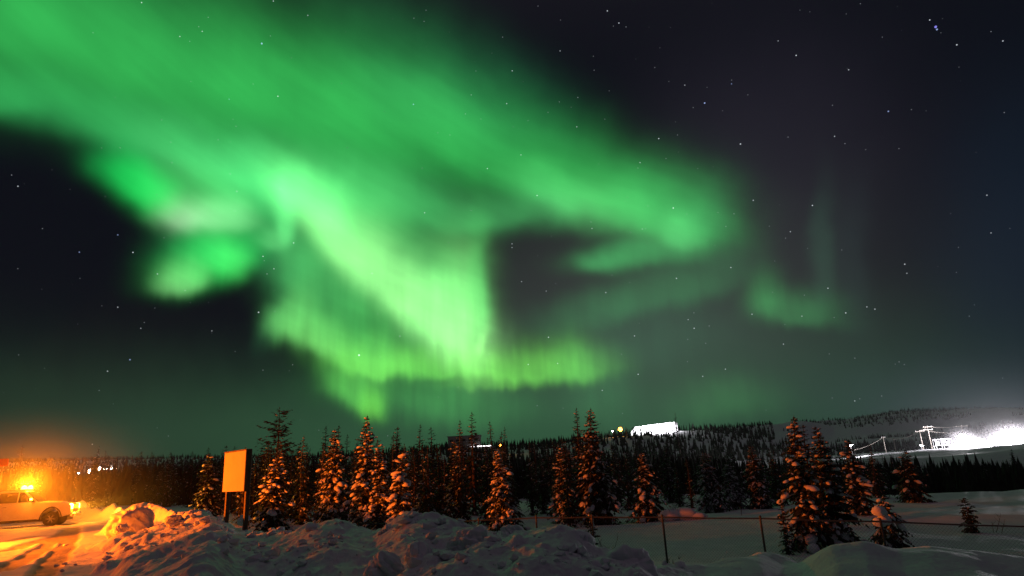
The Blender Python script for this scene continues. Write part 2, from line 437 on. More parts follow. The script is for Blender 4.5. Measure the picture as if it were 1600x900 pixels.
def snow_ground_material():
    m = bpy.data.materials.new('packed_snow'); m.use_nodes = True
    t = m.node_tree; b = t.nodes['Principled BSDF']; N, L = t.nodes.new, t.links.new
    tc = N('ShaderNodeTexCoord')
    at = N('ShaderNodeAttribute'); at.attribute_name = 'track'
    n1 = N('ShaderNodeTexNoise'); n1.inputs['Scale'].default_value = 1.1; n1.inputs['Detail'].default_value = 6; L(tc.outputs['Object'], n1.inputs['Vector'])
    r1 = N('ShaderNodeValToRGB'); r1.color_ramp.elements[0].position = .3; r1.color_ramp.elements[1].position = .7
    r1.color_ramp.elements[0].color = (.70, .72, .76, 1); r1.color_ramp.elements[1].color = (.84, .85, .87, 1)
    L(n1.outputs[0], r1.inputs[0])
    # grainy darker tone in the wheel tracks
    n2 = N('ShaderNodeTexNoise'); n2.inputs['Scale'].default_value = 5.0; n2.inputs['Detail'].default_value = 6; n2.inputs['Roughness'].default_value = .7; L(tc.outputs['Object'], n2.inputs['Vector'])
    mul = N('ShaderNodeMath'); mul.operation = 'MULTIPLY_ADD'; L(n2.outputs[0], mul.inputs[0]); mul.inputs[1].default_value = .9; mul.inputs[2].default_value = .45
    mm = N('ShaderNodeMath'); mm.operation = 'MULTIPLY'; mm.use_clamp = True; L(mul.outputs[0], mm.inputs[0]); L(at.outputs['Fac'], mm.inputs[1])
    mx = N('ShaderNodeMixRGB'); L(mm.outputs[0], mx.inputs[0]); L(r1.outputs[0], mx.inputs[1]); mx.inputs[2].default_value = (.25, .225, .20, 1)
    L(mx.outputs[0], b.inputs['Base Color'])
    b.inputs['Roughness'].default_value = .7; b.inputs['Specular IOR Level'].default_value = .35
    n3 = N('ShaderNodeTexNoise'); n3.inputs['Scale'].default_value = 9.0; n3.inputs['Detail'].default_value = 8; n3.inputs['Roughness'].default_value = .62; L(tc.outputs['Object'], n3.inputs['Vector'])
    bp = N('ShaderNodeBump'); bp.inputs['Strength'].default_value = .7; bp.inputs['Distance'].default_value = .075; L(n3.outputs[0], bp.inputs['Height'])
    L(bp.outputs[0], b.inputs['Normal'])
    return m
M['ground'] = snow_ground_material()

# =====================================================================================================
# TERRAIN: one sheet, lot in front, ploughed snow bank, field below it, valley and far ridge
# =====================================================================================================
def px_of_az(az):
    a = np.clip(az, -1.25, 1.25)
    return 800 + 1000*(np.tan(a)*cr/cp + math.tan(PITCH)*sr)
def point(px, py, D):
    d = ray(px, py); s = D/d[1]
    return (d[0]*s, D, EYE + d[2]*s)
def lot_hit(px, py, z=0.0):
    d = ray(px, py); s = (z-EYE)/d[2]
    return (d[0]*s, d[1]*s, z)
CREST = [(150,806,29),(190,797,29),(215,789,29.5),(245,790,29.5),(262,797,27),(285,802,22),(315,803,19.5),(340,812,17.5),(370,829,16.8),(420,832,15),(450,833,13.5),(478,823,12.8),
 (505,818,12.3),(540,822,12),(580,833,11.5),(608,823,11),(632,812,10.6),(660,808,10.3),(695,809,10),(728,816,9.6),(758,829,9.3),(782,835,9.1),(800,828,8.9),(850,829,8.6),(900,834,8.3),
 (925,850,8.2),(960,859,8.0),(1000,868,8.0),(1018,881,8.2),(1050,880,8.6),(1100,885,9.2),(1150,869,9.8),(1185,861,10.2),(1222,870,10.4),(1250,875,9.8),(1275,866,9.2),(1300,856,8.9),
 (1350,850,8.8),(1405,857,9),(1450,853,9),(1520,857,9),(1600,871,9),(1720,893,9),(1900,930,9)]
_cp = [c[0] for c in CREST]
_ca = np.array([math.atan2(point(*c)[0], point(*c)[1]) for c in CREST])
_cr = np.array([math.hypot(point(*c)[0], point(*c)[1]) for c in CREST])
_cz = np.array([point(*c)[2] for c in CREST])
_fine = np.linspace(_ca[0], _ca[-1], 1200)
def _sm(v, w=7):
    k = np.exp(-np.linspace(-2, 2, 2*w+1)**2); k /= k.sum()
    return np.convolve(np.pad(v, w, mode='edge'), k, 'valid')
_fr, _fz = _sm(np.interp(_fine, _ca, _cr), 14), _sm(np.interp(_fine, _ca, _cz), 6)
RIDGE = [(-300,724,600),(0,724,600),(150,722,600),(300,719,600),(450,716,560),(600,712,480),(720,703,400),(850,696,380),(930,687,380),(985,682,380),(1060,678,400),(1120,672,460),(1200,667,560),(1300,657,800),(1400,646,850),(1500,640,850),(1600,639,850),(1900,642,850)]
_ra = np.array([math.atan2(point(p, y, D)[0], D) for p, y, D in RIDGE])
_rr = np.array([math.hypot(point(p, y, D)[0], D) for p, y, D in RIDGE])
_rz = np.array([point(p, y, D)[2] for p, y, D in RIDGE])
TRACKS = [[(-330,900),(-60,872),(20,858),(60,846),(100,833),(112,824)], [(20,960),(62,900),(84,874),(104,850),(112,832),(116,824)], [(-120,915),(0,890),(40,872),(76,850),(98,836)], [(-200,880),(0,846),(70,836)]]
TRACKS = [[lot_hit(*p)[:2] for p in T] for T in TRACKS]

def terrain(x, y, want_track=False):
    x = np.asarray(x, float); y = np.asarray(y, float)
    r = np.hypot(x, y); az = np.arctan2(x, y); px = px_of_az(az)
    ahead = sstep((np.cos(az)+.1)/.5)
    zm = np.interp(px, [100, 250, 425, 600, 800, 1200, 1450, 1600], [0, -.15, -.8, -1.35, -1.65, -1.78, -2.1, -2.25])
    zv = np.interp(px, [0, 250, 425, 600, 800, 1100, 1250, 1450, 1600], [.3, 0, -1.5, -2.0, -2.5, -2.8, -3.6, -4.6, -4.6])
    rd = np.interp(px, [0, 800, 1150, 1250, 1420, 1600], [60, 60, 52, 55, 62, 68])
    far = zm + (zv-zm)*sstep((r-rd)/np.interp(px, [900, 1250], [70, 35]))
    # field slopes up a little to its far edge on the right
    far = far + .32*sstep((px-1180)/150)*sstep((r-28)/26)*(1-sstep((r-rd)/20))
    yard = sstep((px-1235)/60)
    y_in = yard*sstep((r-150)/35)*(1-.0*r)
    far = far*(1-y_in) + .8*y_in
    rr = np.interp(az, _ra, _rr); rz = np.interp(az, _ra, _rz)
    r0 = 150 + 150*yard
    far = far + (rz-far)*sstep((r-r0)/(rr-r0))**1.15
    far = np.where(r > rr, far*np.exp(-(r-rr)/1500.0), far)
    hump = sstep((r-330)/100)*sstep((px-1180)/120)*(1-sstep((r-rr+40)/60))
    far = far + hump*(9*fbm(x/120., y/90., 51, 3))
    far = far + sstep((r-16)/14)*(.30*fbm(x/7., y/7., 31, 3)) + sstep((r-120)/80)*2.2*fbm(x/45., y/45., 41, 3)
    # ploughed bank at the back of the lot and ridge left of it
    lowbank = .95*np.exp(-((r-np.interp(px, [60, 190], [60, 50]))/1.5)**2)*sstep((px-60)/40)*(1-sstep((px-230)/60))*(1+.8*fbm(x/1.3, y/1.3, 77, 3))
    # the foreground bank
    rc = np.interp(az, _fine, _fr); zc = np.interp(az, _fine, _fz)
    rf = np.interp(px, [130, 165, 200, 300, 450, 700, 1000, 1600], [8.0, 7.4, 7.0, 6.4, 5.6, 4.3, 4.0, 4.3])
    t = np.clip((r-rf)/(rc-rf), 0, 1)
    front = zc*(.35*t + .65*sstep(t))
    sh = np.interp(px, [160, 250, 330], [.10, .42, .70]) + .16*vnoise(x/2.1, y/2.1, 73)
    shelf = sh*sstep((r-rf)/2.4) + (zc-sh)*sstep((r-(rc-4.0))/4.0)
    wl = 1-sstep((px-300)/160)
    front = front*(1-wl) + shelf*wl
    lb = np.interp(px, [150, 300, 600, 900, 1050, 1600], [5, 6, 6, 5, 4.5, 4.5])
    tb = sstep((r-rc)/lb)
    bank = np.where(r <= rc, front, zc + (far-zc)*tb)
    amp = sstep((px-162-60*fbm(x/1.3, y/1.3, 71, 4))/40)
    lot = np.where(r < 60, 0.0, far)
    lot = lot + (far-lot)*sstep((r-38)/25)
    z = bank*amp + lot*(1-amp) + lowbank
    # rough chunks on the bank
    w = amp*sstep((r-rf+.4)/1.6)*(1-sstep((r-rc-1.2)/3.0))
    rough = np.interp(px, [150, 300, 470, 620, 960, 1030, 1100, 1600], [.75, .75, .65, .85, .9, .5, .16, .10])
    q = fbm(x/.95, y/.95, 5, 2); bil = .5-np.abs(vnoise(x/.62+3.3, y/.62, 9))*2
    q2 = fbm(x/.30, y/.30, 15, 3)
    streak = vnoise((x*.8+y*.6)/.5, (y*.8-x*.6)/.14, 23)*sstep((480-px)/160)
    q3 = fbm(x/.11, y/.11, 25, 2); crust = np.clip(vnoise(x/.42, y/.42, 27)*3, -.5, .5)
    z = z + w*rough*(.048*q3 + .05*crust + .19*q + .10*np.clip(bil, -.2, .5) + .07*q2 + .08*streak)
    z = z + w*(1-rough)*.16*fbm(x/1.8, y/1.1, 63, 2)
    # lot surface
    lotw = (1-amp)*(1-sstep((r-40)/20))*ahead
    z = z + lotw*(.05*fbm(x/.9, y/.9, 91, 4))
    z = z*ahead + (1-ahead)*(.04*fbm(x/1.2, y/1.2, 19, 3) + .0)
    if not want_track: return z
    tr = np.zeros_like(z)
    sel = (px < 210) & (r < 46) & (y > 2)
    X, Y = x[sel], y[sel]; best = np.full(X.shape, 9.0)
    wob = .16*vnoise(X/1.7, Y/1.7, 301)
    for T in TRACKS:
        for (a, b) in zip(T[:-1], T[1:]):
            dx, dy = b[0]-a[0], b[1]-a[1]; L2 = dx*dx+dy*dy
            s = np.clip(((X-a[0])*dx+(Y-a[1])*dy)/L2, 0, 1)
            best = np.minimum(best, np.hypot(X-a[0]-s*dx, Y-a[1]-s*dy))
    k = 1-sstep((best+wob-.20)/.22)
    tr[sel] = k*(1-amp[sel])
    z = z - .06*tr
    return z, tr
def ground_z(x, y): return float(terrain(np.array([x]), np.array([y]))[0])

def build_ground():
    az = np.concatenate([np.arange(-180, -50, 2.5), np.arange(-50, 50, .115), np.arange(50, 180.01, 2.5)])*math.pi/180
    rr = [0.6]
    while rr[-1] < 1400:
        q = rr[-1]; rr.append(q*(1.05 if q < 3.6 else 1.0042 if q < 13.5 else 1.0085 if q < 60 else 1.02 if q < 900 else 1.12))
    rr = np.array(rr)
    A, R = np.meshgrid(az, rr); X, Y = R*np.sin(A), R*np.cos(A)
    Z, T = terrain(X.ravel(), Y.ravel(), True)
    nr, nc = A.shape
    V = np.stack([X.ravel(), Y.ravel(), Z], 1)
    i = np.arange(nr-1)[:, None]*nc + np.arange(nc-1)[None, :]
    F = np.stack([i, i+nc, i+nc+1, i+1], -1).reshape(-1, 4)[:, ::-1]
    me = bpy.data.meshes.new('snow_ground')
    me.vertices.add(len(V)); me.vertices.foreach_set('co', V.ravel().astype(np.float32))
    me.loops.add(F.size); me.loops.foreach_set('vertex_index', F.ravel().astype(np.int32))
    me.polygons.add(len(F)); me.polygons.foreach_set('loop_start', np.arange(0, F.size, 4, dtype=np.int32)); me.polygons.foreach_set('loop_total', np.full(len(F), 4, dtype=np.int32))
    me.polygons.foreach_set('use_smooth', np.ones(len(F), dtype=bool))
    me.update(calc_edges=True)
    at = me.attributes.new('track', 'FLOAT', 'POINT'); at.data.foreach_set('value', T.astype(np.float32))
    me.materials.append(M['ground'])
    o = bpy.data.objects.new('snow_ground', me); COL.objects.link(o)
    tag(o, 'snow-covered ground with ploughed bank, field and hills', 'ground', kind='structure')
build_ground()

# =====================================================================================================
# LAMPS
# =====================================================================================================
def lamp(name, kind, loc, power, col, parent=None, size=.05, aim=None, cone=120, blend=1.0):
    l = bpy.data.lights.new(name, kind); l.energy = power; l.color = col; l.shadow_soft_size = size
    if kind == 'SPOT': l.spot_size = math.radians(cone); l.spot_blend = blend
    o = bpy.data.objects.new(name, l); COL.objects.link(o); o.location = loc
    if aim is not None: o.rotation_euler = Vector(aim).to_track_quat('-Z', 'Y').to_euler()
    if parent is not None: o.parent = parent
    return o

# =====================================================================================================
# TREES
# =====================================================================================================
def lump_mesh(base, c, axis, a, b, h, rng):
    """a rounded pillow of snow lying along a bough"""
    V = base[0].copy()
    V = V*(1+.22*(rng.random(len(V))[:, None]-.5))
    V[:, 2] = np.where(V[:, 2] < 0, V[:, 2]*.55, V[:, 2])
    t = np.array(axis, float); t /= np.linalg.norm(t)
    s = np.cross((0, 0, 1), t); s /= (np.linalg.norm(s)+1e-9); u = np.cross(t, s)
    return np.array(c) + V[:, 0:1]*a*t + V[:, 1:2]*b*s + V[:, 2:3]*h*u
def spruce(H, R, seed, levels=28, per=6, twigs=7, lumps=.35, dust=.25, droop=.45, ragged=.3, lump_size=1.0, lumpbase=ICO1, bare=0.0, up=0.0, prof=.75, base_t=.04, top_frac=.97):
    rng = np.random.default_rng(seed)
    trunk, crown, snow = MB(), MB(), MB()
    sway = [(rng.normal()*.02*H*t, rng.normal()*.02*H*t) for t in (0, .35, .7, 1)]
    def axis(t):
        i = min(int(t*3), 2); f = t*3-i
        return (sway[i][0]*(1-f)+sway[i+1][0]*f, sway[i][1]*(1-f)+sway[i+1][1]*f, t*H)
    tp = [axis(t) for t in (0, .15, .4, .7, 1.0)]; tp[0] = (0, 0, -.35)
    r0 = .018*H+.02
    trunk.tube(tp, [r0*1.25, r0, r0*.72, r0*.36, .006], 7)
    side = rng.random(16)*.5+.75                      # lopsided outline
    for li in range(levels):
        t0 = base_t+(top_frac-base_t)*(li+.5)/levels
        n = per if t0 < .8 else max(3, per-2)
        a0 = rng.random()*6.28
        for k in range(n):
            if rng.random() < bare: continue
            t = min(.985, t0+(rng.random()-.5)*.8/levels)
            a = a0+6.283*k/n+(rng.random()-.5)*.7
            low = 1-.30*max(0, (.16-t)/.16)
            L = R*low*(1-t)**prof*side[int(a/6.283*16) % 16]*(1-ragged+2*ragged*rng.random())+.05
            bx, by, bz = axis(t)
            ca, sa = math.cos(a), math.sin(a)
            rise = (.55*t-.12)+up+.15*rng.normal()
            dr = droop*(1-.75*t)
            P = lambda s: np.array((bx+ca*L*s, by+sa*L*s, bz+L*(rise*s-dr*s*s)))
            dirv = P(1.0)-P(.6); dirv /= np.linalg.norm(dirv)
            sd = np.array((-sa, ca, 0.0))
            p0, p5, p1 = P(0), P(.5), P(1)
            w = .012+.012*L
            crown.add([p0-sd*w, p0+sd*w, p5+sd*w*.8, p1, p5-sd*w*.8], [(0, 1, 2, 4), (4, 2, 3)])
            for j in range(twigs):
                s = .12+.88*(j+rng.random())/twigs
                for sg in (-1, 1):
                    if rng.random() < .12: continue
                    ln = (.42*L*(1.05-.75*s)+.05)*(.6+.7*rng.random()); ln = min(ln, .55)
                    p = P(s); q = dirv*(.55+.3*rng.random())+sd*sg*(.8+.2*rng.random())+np.array((0, 0, -.28-.35*rng.random()))
                    q /= np.linalg.norm(q); e = p+q*ln
                    wv = np.cross(q, (rng.normal()*.4, rng.normal()*.4, 1)); wv /= np.linalg.norm(wv)+1e-9
                    ww = ln*(.16+.10*rng.random())+.008
                    mpt = p+q*ln*.45
                    crown.add([p, mpt+wv*ww, e, mpt-wv*ww], [(0, 1, 2, 3)])
                    if rng.random() < dust:
                        up_ = np.array((0, 0, .02+.02*rng.random())); f = .55+.4*rng.random()
                        snow.add([p+up_, mpt+wv*ww*f+up_, p+q*ln*.9+up_, mpt-wv*ww*f+up_], [(0, 1, 2, 3)])
            if rng.random() < lumps*(1.1-.5*t):
                for _ in range(1 + int(rng.random()*2.6)):
                    s = .38+.55*rng.random(); sz = lump_size*min(.035+.055*L, .11)*(.5+1.1*rng.random()**2)
                    V = lump_mesh(lumpbase, P(s)+np.array((0, 0, sz*.22)), dirv, sz*(1.0+.7*rng.random()), sz*(.85+.4*rng.random()), sz*(.6+.35*rng.random()), rng)
                    snow.add(V, lumpbase[1])
    # tuft at the tip
    tx, ty, tz = axis(.985)
    for k in range(7):
        a = k*2.4; crown.add([(tx, ty, tz+.02), (tx+.03*math.cos(a+1.5), ty+.03*math.sin(a+1.5), tz-.01), (tx+.085*math.cos(a), ty+.085*math.sin(a), tz-.03-.02*k), (tx+.03*math.cos(a-1.5), ty+.03*math.sin(a-1.5), tz-.02)], [(0, 1, 2, 3)])
    return trunk, crown, snow
def tree_thing(name, VFs, label, cat, loc, rz, sc, group=None, crown_mat='needles'):
    t = thing(name, label, cat, loc, rz, group); t.scale = (sc[0], sc[0], sc[1])
    obj('trunk', VFs[0].vf, M['bark'], t, True)
    obj('crown', VFs[1].vf, M[crown_mat], t)
    if VFs[2].V: tag(obj('snow_load', VFs[2].vf, M['snow'], t, True), kind='stuff')
    return t
def copy_tree(src, label=None, group=None):
    c = src.copy(); COL.objects.link(c)
    if label: c['label'] = label
    if group: c['group'] = group
    for ch in src.children:
        d = ch.copy(); COL.objects.link(d); d.parent = c; d.matrix_parent_inverse = ch.matrix_parent_inverse
    return c
def foot(px, py, D):
    p = point(px, py, D); return (p[0], D, ground_z(p[0], D))
def top_height(px, py_top, D):
    return point(px, py_top, D)[2]
def hero(px, D, top, hw, seed, label, name='snowy_spruce', cat='spruce tree', py_mid=760, rz=None, crown_mat='needles', dxtop=0, **kw):
    x, y, z = foot(px, py_mid, D)
    H = top_height(px, top, D)-z
    R = hw/1000.*D*1.06
    vf = spruce(H, R, seed, **kw)
    return tree_thing(name, vf, label, cat, (x, y, z-.05), 0.0 if rz is None else rz, (1, 1), 'large spruces beyond the snow bank', crown_mat)

LUMPY = dict(lumps=.60, dust=.22, lump_size=1.25, ragged=.35)
MID = dict(lumps=.34, dust=.34, ragged=.32)
hero(428, 33, 703, 30, 101, 'spruce thick with snow lumps just right of the sign', levels=24, per=7, **LUMPY)
hero(572, 36, 646, 29, 102, 'tall full spruce with orange-lit snow lumps, behind the left end of the bank hump', levels=34, per=7, **LUMPY)
hero(592, 33, 684, 24, 103, 'narrow spruce with orange-lit snow, touching the taller full one on its left', levels=30, per=6, **LUMPY)
hero(625, 32, 702, 25, 104, 'short spruce carrying the biggest orange-lit snow lumps', levels=22, per=7, lumps=.6, dust=.3, lump_size=2.1, ragged=.35)
hero(520, 38, 668, 33, 105, 'broad dark spruce with dim grey snow between two orange-lit spruces', levels=30, per=8, lumps=.45, dust=.45, droop=.75, lump_size=1.1)
hero(664, 44, 716, 19, 106, 'small dim spruce with a few orange snow patches behind the bank hump', levels=22, per=6, **MID)
hero(713, 45, 686, 24, 107, 'dim spruce with faint reddish snow left of the spruce at the bank dip', levels=28, per=7, **MID)
hero(782, 33, 700, 31, 108, 'spruce with an orange-lit column of snow down its middle, at the bank dip', levels=28, per=8, lumps=.66, dust=.4, droop=.8, lump_size=1.15)
hero(877, 44, 690, 19, 109, 'slim spruce lit orange only down its left side, at the field edge', levels=26, per=6, lumps=.55, dust=.3, lump_size=1.2)
hero(932, 43, 634, 34, 110, 'tallest orange-lit spruce at the field edge, a second tip beside it', levels=36, per=8, lumps=.42, dust=.25, droop=.6)
hero(909, 46, 634, 18, 111, 'slender dark spruce whose tip stands close against the tallest field-edge spruce', levels=34, per=6, lumps=.12, dust=.1)
hero(1010, 43, 704, 30, 112, 'spruce with orange snow down its left flank beside the low snow mound', levels=26, per=8, lumps=.5, dust=.3, droop=.7)
hero(1250, 26, 646, 32, 113, 'tall ragged spruce behind the fence with clumped orange snow, the taller of a close pair', levels=34, per=7, lumps=.34, dust=.12, lump_size=1.35, ragged=.45)
hero(1292, 27, 662, 34, 114, 'bushy spruce crowding the right side of the tall ragged fence-side spruce', levels=30, per=7, lumps=.3, dust=.14, lump_size=1.3, ragged=.45)
hero(1222, 25, 778, 10, 115, 'tiny thin spruce sapling just left of the ragged fence-side pair', name='spruce_sapling', cat='sapling', levels=14, per=5, lumps=.15, dust=.2, py_mid=800)
hero(1337, 38, 684, 26, 116, 'dark spruce with round orange snow balls behind the drooping fence-side spruce', levels=26, per=7, lumps=.32, dust=.15, lump_size=1.5)
hero(1425, 46, 700, 26, 117, 'dark spruce with a single cluster of orange snow at the far field edge', levels=22, per=7, lumps=.2, dust=.12, lump_size=1.6)
hero(1510, 30, 776, 11, 118, 'small dark bushy spruce alone on the open field at right', name='spruce_sapling', cat='sapling', levels=14, per=6, lumps=.0, dust=.05, py_mid=795, ragged=.5, prof=.45)
hero(922, 24, 800, 15, 119, 'scraggy little spruce sapling by the fence left of the first tall fence post', name='spruce_sapling', cat='sapling', levels=12, per=5, lumps=.05, dust=.15, py_mid=822, ragged=.5)
hero(322, 42, 706, 24, 120, 'dim spruce with pinkish snow tufts left of the sign', levels=26, per=7, lumps=.3, dust=.2, lump_size=1.2)
hero(428, 55, 634, 33, 121, 'tall feathery bare-looking larch rising behind the sign and lumpy spruce', name='larch_tree', cat='larch tree', levels=26, per=5, lumps=.04, dust=.06, droop=.12, up=.12, ragged=.45, prof=.42, bare=.12, twigs=9, crown_mat='larch')
hero(1108, 47, 704, 26, 122, 'grey snow-laden spruce with drooping boughs at the middle of the field edge', levels=26, per=8, lumps=.4, dust=.6, droop=.9)
hero(1142, 49, 722, 24, 123, 'squat grey-snowed spruce leaning against its taller grey neighbour', levels=22, per=8, lumps=.35, dust=.6, droop=.9)
hero(1184, 48, 694, 25, 124, 'dark spruce with faint grey snow left of the tiny sapling', levels=28, per=7, lumps=.2, dust=.35, droop=.6)
hero(1058, 190, 642, 12, 125, 'dark lone spruce silhouetted at the right end of the white-lit hill building', levels=16, per=8, twigs=9, lumps=0, dust=0, ragged=.5, py_mid=670)
# the drooping little spruce with the big snow cap
x, y, z = foot(1388, 815, 20.5)
Hc = top_height(1385, 770, 20.5)-z
vf = spruce(Hc, .86, 130, levels=15, per=8, twigs=9, lumps=.3, dust=.25, droop=1.15, ragged=.25, lump_size=1.3, up=-.1)
t = tree_thing('drooping_spruce', vf, 'small drooping spruce with a big rounded cap of snow, behind the fence', 'spruce tree', (x, y, z-.05), 0, (1, 1), 'large spruces beyond the snow bank')
rg = np.random.default_rng(4); cap = MB()
for (cx_, cy_, cz_, a) in ((-.40, -.35, Hc*.80, .21), (-.50, -.42, Hc*.68, .18), (-.32, -.40, Hc*.70, .19)):
    cap.add(lump_mesh(ICO2, (cx_, cy_, cz_), (1, .2, -.3), a, a*.9, a*.95, rg), ICO2[1])
obj('snow_cap', cap.vf, M['snow'], t, True)
# low mound: a shrub buried in snow
x, y, z = foot(1062, 800, 41.5)
t = thing('snow_mound', 'low rounded mound of orange-lit snow over a buried shrub', 'snow mound', (x, y, z))
mb = MB(); rg = np.random.default_rng(9)
for (a, b2, c, rx, ry, rzz) in ((-.6, 0, .22, .75, .6, .42), (.25, .1, .24, .85, .6, .48), (.95, 0, .14, .7, .5, .26), (-.2, .5, .4, .4, .4, .3), (.5, .4, .46, .35, .3, .25)):
    V = ICO2[0]*(1+.16*(rg.random(len(ICO2[0]))[:, None]-.5)); mb.add(V*np.array((rx, ry, rzz))+np.array((a, b2, c)), ICO2[1])
obj('snow_cover', mb.vf, M['snow'], t, True)
mb = MB()
for k in range(26):
    a = rg.random()*6.28; l = .4+.5*rg.random(); b0 = Vector((rg.normal()*.5, .2+rg.normal()*.2, .3)); mb.tube([b0, b0+Vector((math.cos(a)*l*.6, math.sin(a)*l*.5, l))], [.012, .004], 4)
obj('twigs', mb.vf, M['twig'], t)

# ---------------------------------------------------------------- dense forest band (single trees)
PROTO = []
for i, (H, R, kw) in enumerate([(6.2, 1.00, dict(lumps=.08, dust=.08)), (5.6, .85, dict(lumps=.04, dust=.06)), (6.8, 1.15, dict(lumps=.12, dust=.16, droop=.7)), (5.0, .70, dict(lumps=.05, dust=.07)), (7.0, .90, dict(lumps=.03, dust=.05, ragged=.45)), (4.6, .95, dict(lumps=.10, dust=.14))]):
    kw = dict(kw); kw.setdefault('ragged', .38)
    PROTO.append((H, R, spruce(H, R, 300+i, levels=22, per=6, twigs=5, lumpbase=ICO0, **kw)))
rf_ = random.Random(77)
FOREST = []
def forest(n, pxa, pxb, Da, Db, topa, topb, label, group, minh=2.2, maxh=9.0):
    k = tries = 0
    while k < n and tries < n*30:
        tries += 1
        px = pxa+(pxb-pxa)*rf_.random(); D = Da+(Db-Da)*rf_.random()**1.3
        x, y, z = foot(px, 745, D)
        f = (px-pxa)/(pxb-pxa)
        top = (topa+(topb-topa)*f)+rf_.gauss(0, 10)
        H = top_height(px, top, D)-z
        if H < minh or H > maxh: continue
        if any((x-a)**2+(y-b)**2 < 1.0 for a, b in FOREST): continue
        FOREST.append((x, y)); place_forest(x, y, z, H, label, group); k += 1
FIRST = {}
def place_forest(x, y, z, H, label, group):
    i = rf_.randrange(len(PROTO)); h0, r0, vf = PROTO[i]
    s = H/h0; w = s**.75*(.85+.3*rf_.random())
    if i not in FIRST:
        t = tree_thing('forest_spruce', vf, label, 'spruce tree', (x, y, z-.1), rf_.random()*6.28, (w, s), group); FIRST[i] = t
    else:
        t = copy_tree(FIRST[i], label, group)
        t.location = (x, y, z-.1); t.rotation_euler = (0, 0, rf_.random()*6.28); t.scale = (w, w, s)
LBL_L = ('dark spruce in the dense forest band behind the truck and sign', 'dark spruces behind the truck')
LBL_C = ('unlit dark spruce in the dense forest band behind the orange-lit spruces', 'dark spruces behind the lit ones')
LBL_R = ('unlit dark spruce in the forest band below the floodlit yard', 'dark spruces below the yard')
# distinct dark tips on the skyline
for (px, D, top) in ((265,95,708),(300,80,703),(327,90,706),(351,75,694),(361,78,695),(213,100,712),(180,105,716),(466,70,695)): 
    x, y, z = foot(px, 745, D); FOREST.append((x, y)); place_forest(x, y, z, top_height(px, top, D)-z, *LBL_L)
for (px, D, top) in ((506,62,663),(528,58,662),(541,64,676),(621,60,664),(655,58,660),(677,60,664),(740,54,640),(769,52,655),(792,60,664),(725,70,672),(838,62,688),(868,66,682),(690,66,690),(480,64,690),(560,70,690)):
    x, y, z = foot(px, 745, D); FOREST.append((x, y)); place_forest(x, y, z, top_height(px, top, D)-z, *LBL_C)
for (px, D, top) in ((1212,50,700),(1268,34,658),(1295,44,688),(1330,46,682),(1366,50,690),(1385,60,706)):
    x, y, z = foot(px, 745, D); FOREST.append((x, y)); place_forest(x, y, z, top_height(px, top, D)-z, *LBL_R)
forest(26, 380, 900, 40, 54, 694, 694, *LBL_C)
forest(48, -60, 340, 78, 130, 728, 712, *LBL_L)
forest(62, 330, 640, 50, 105, 712, 702, *LBL_C)
forest(54, 630, 1000, 50, 105, 700, 700, *LBL_C)
forest(40, 960, 1280, 52, 105, 706, 716, *LBL_R, minh=1.8)
forest(36, 1240, 1660, 74, 118, 716, 719, *LBL_R, minh=1.6)

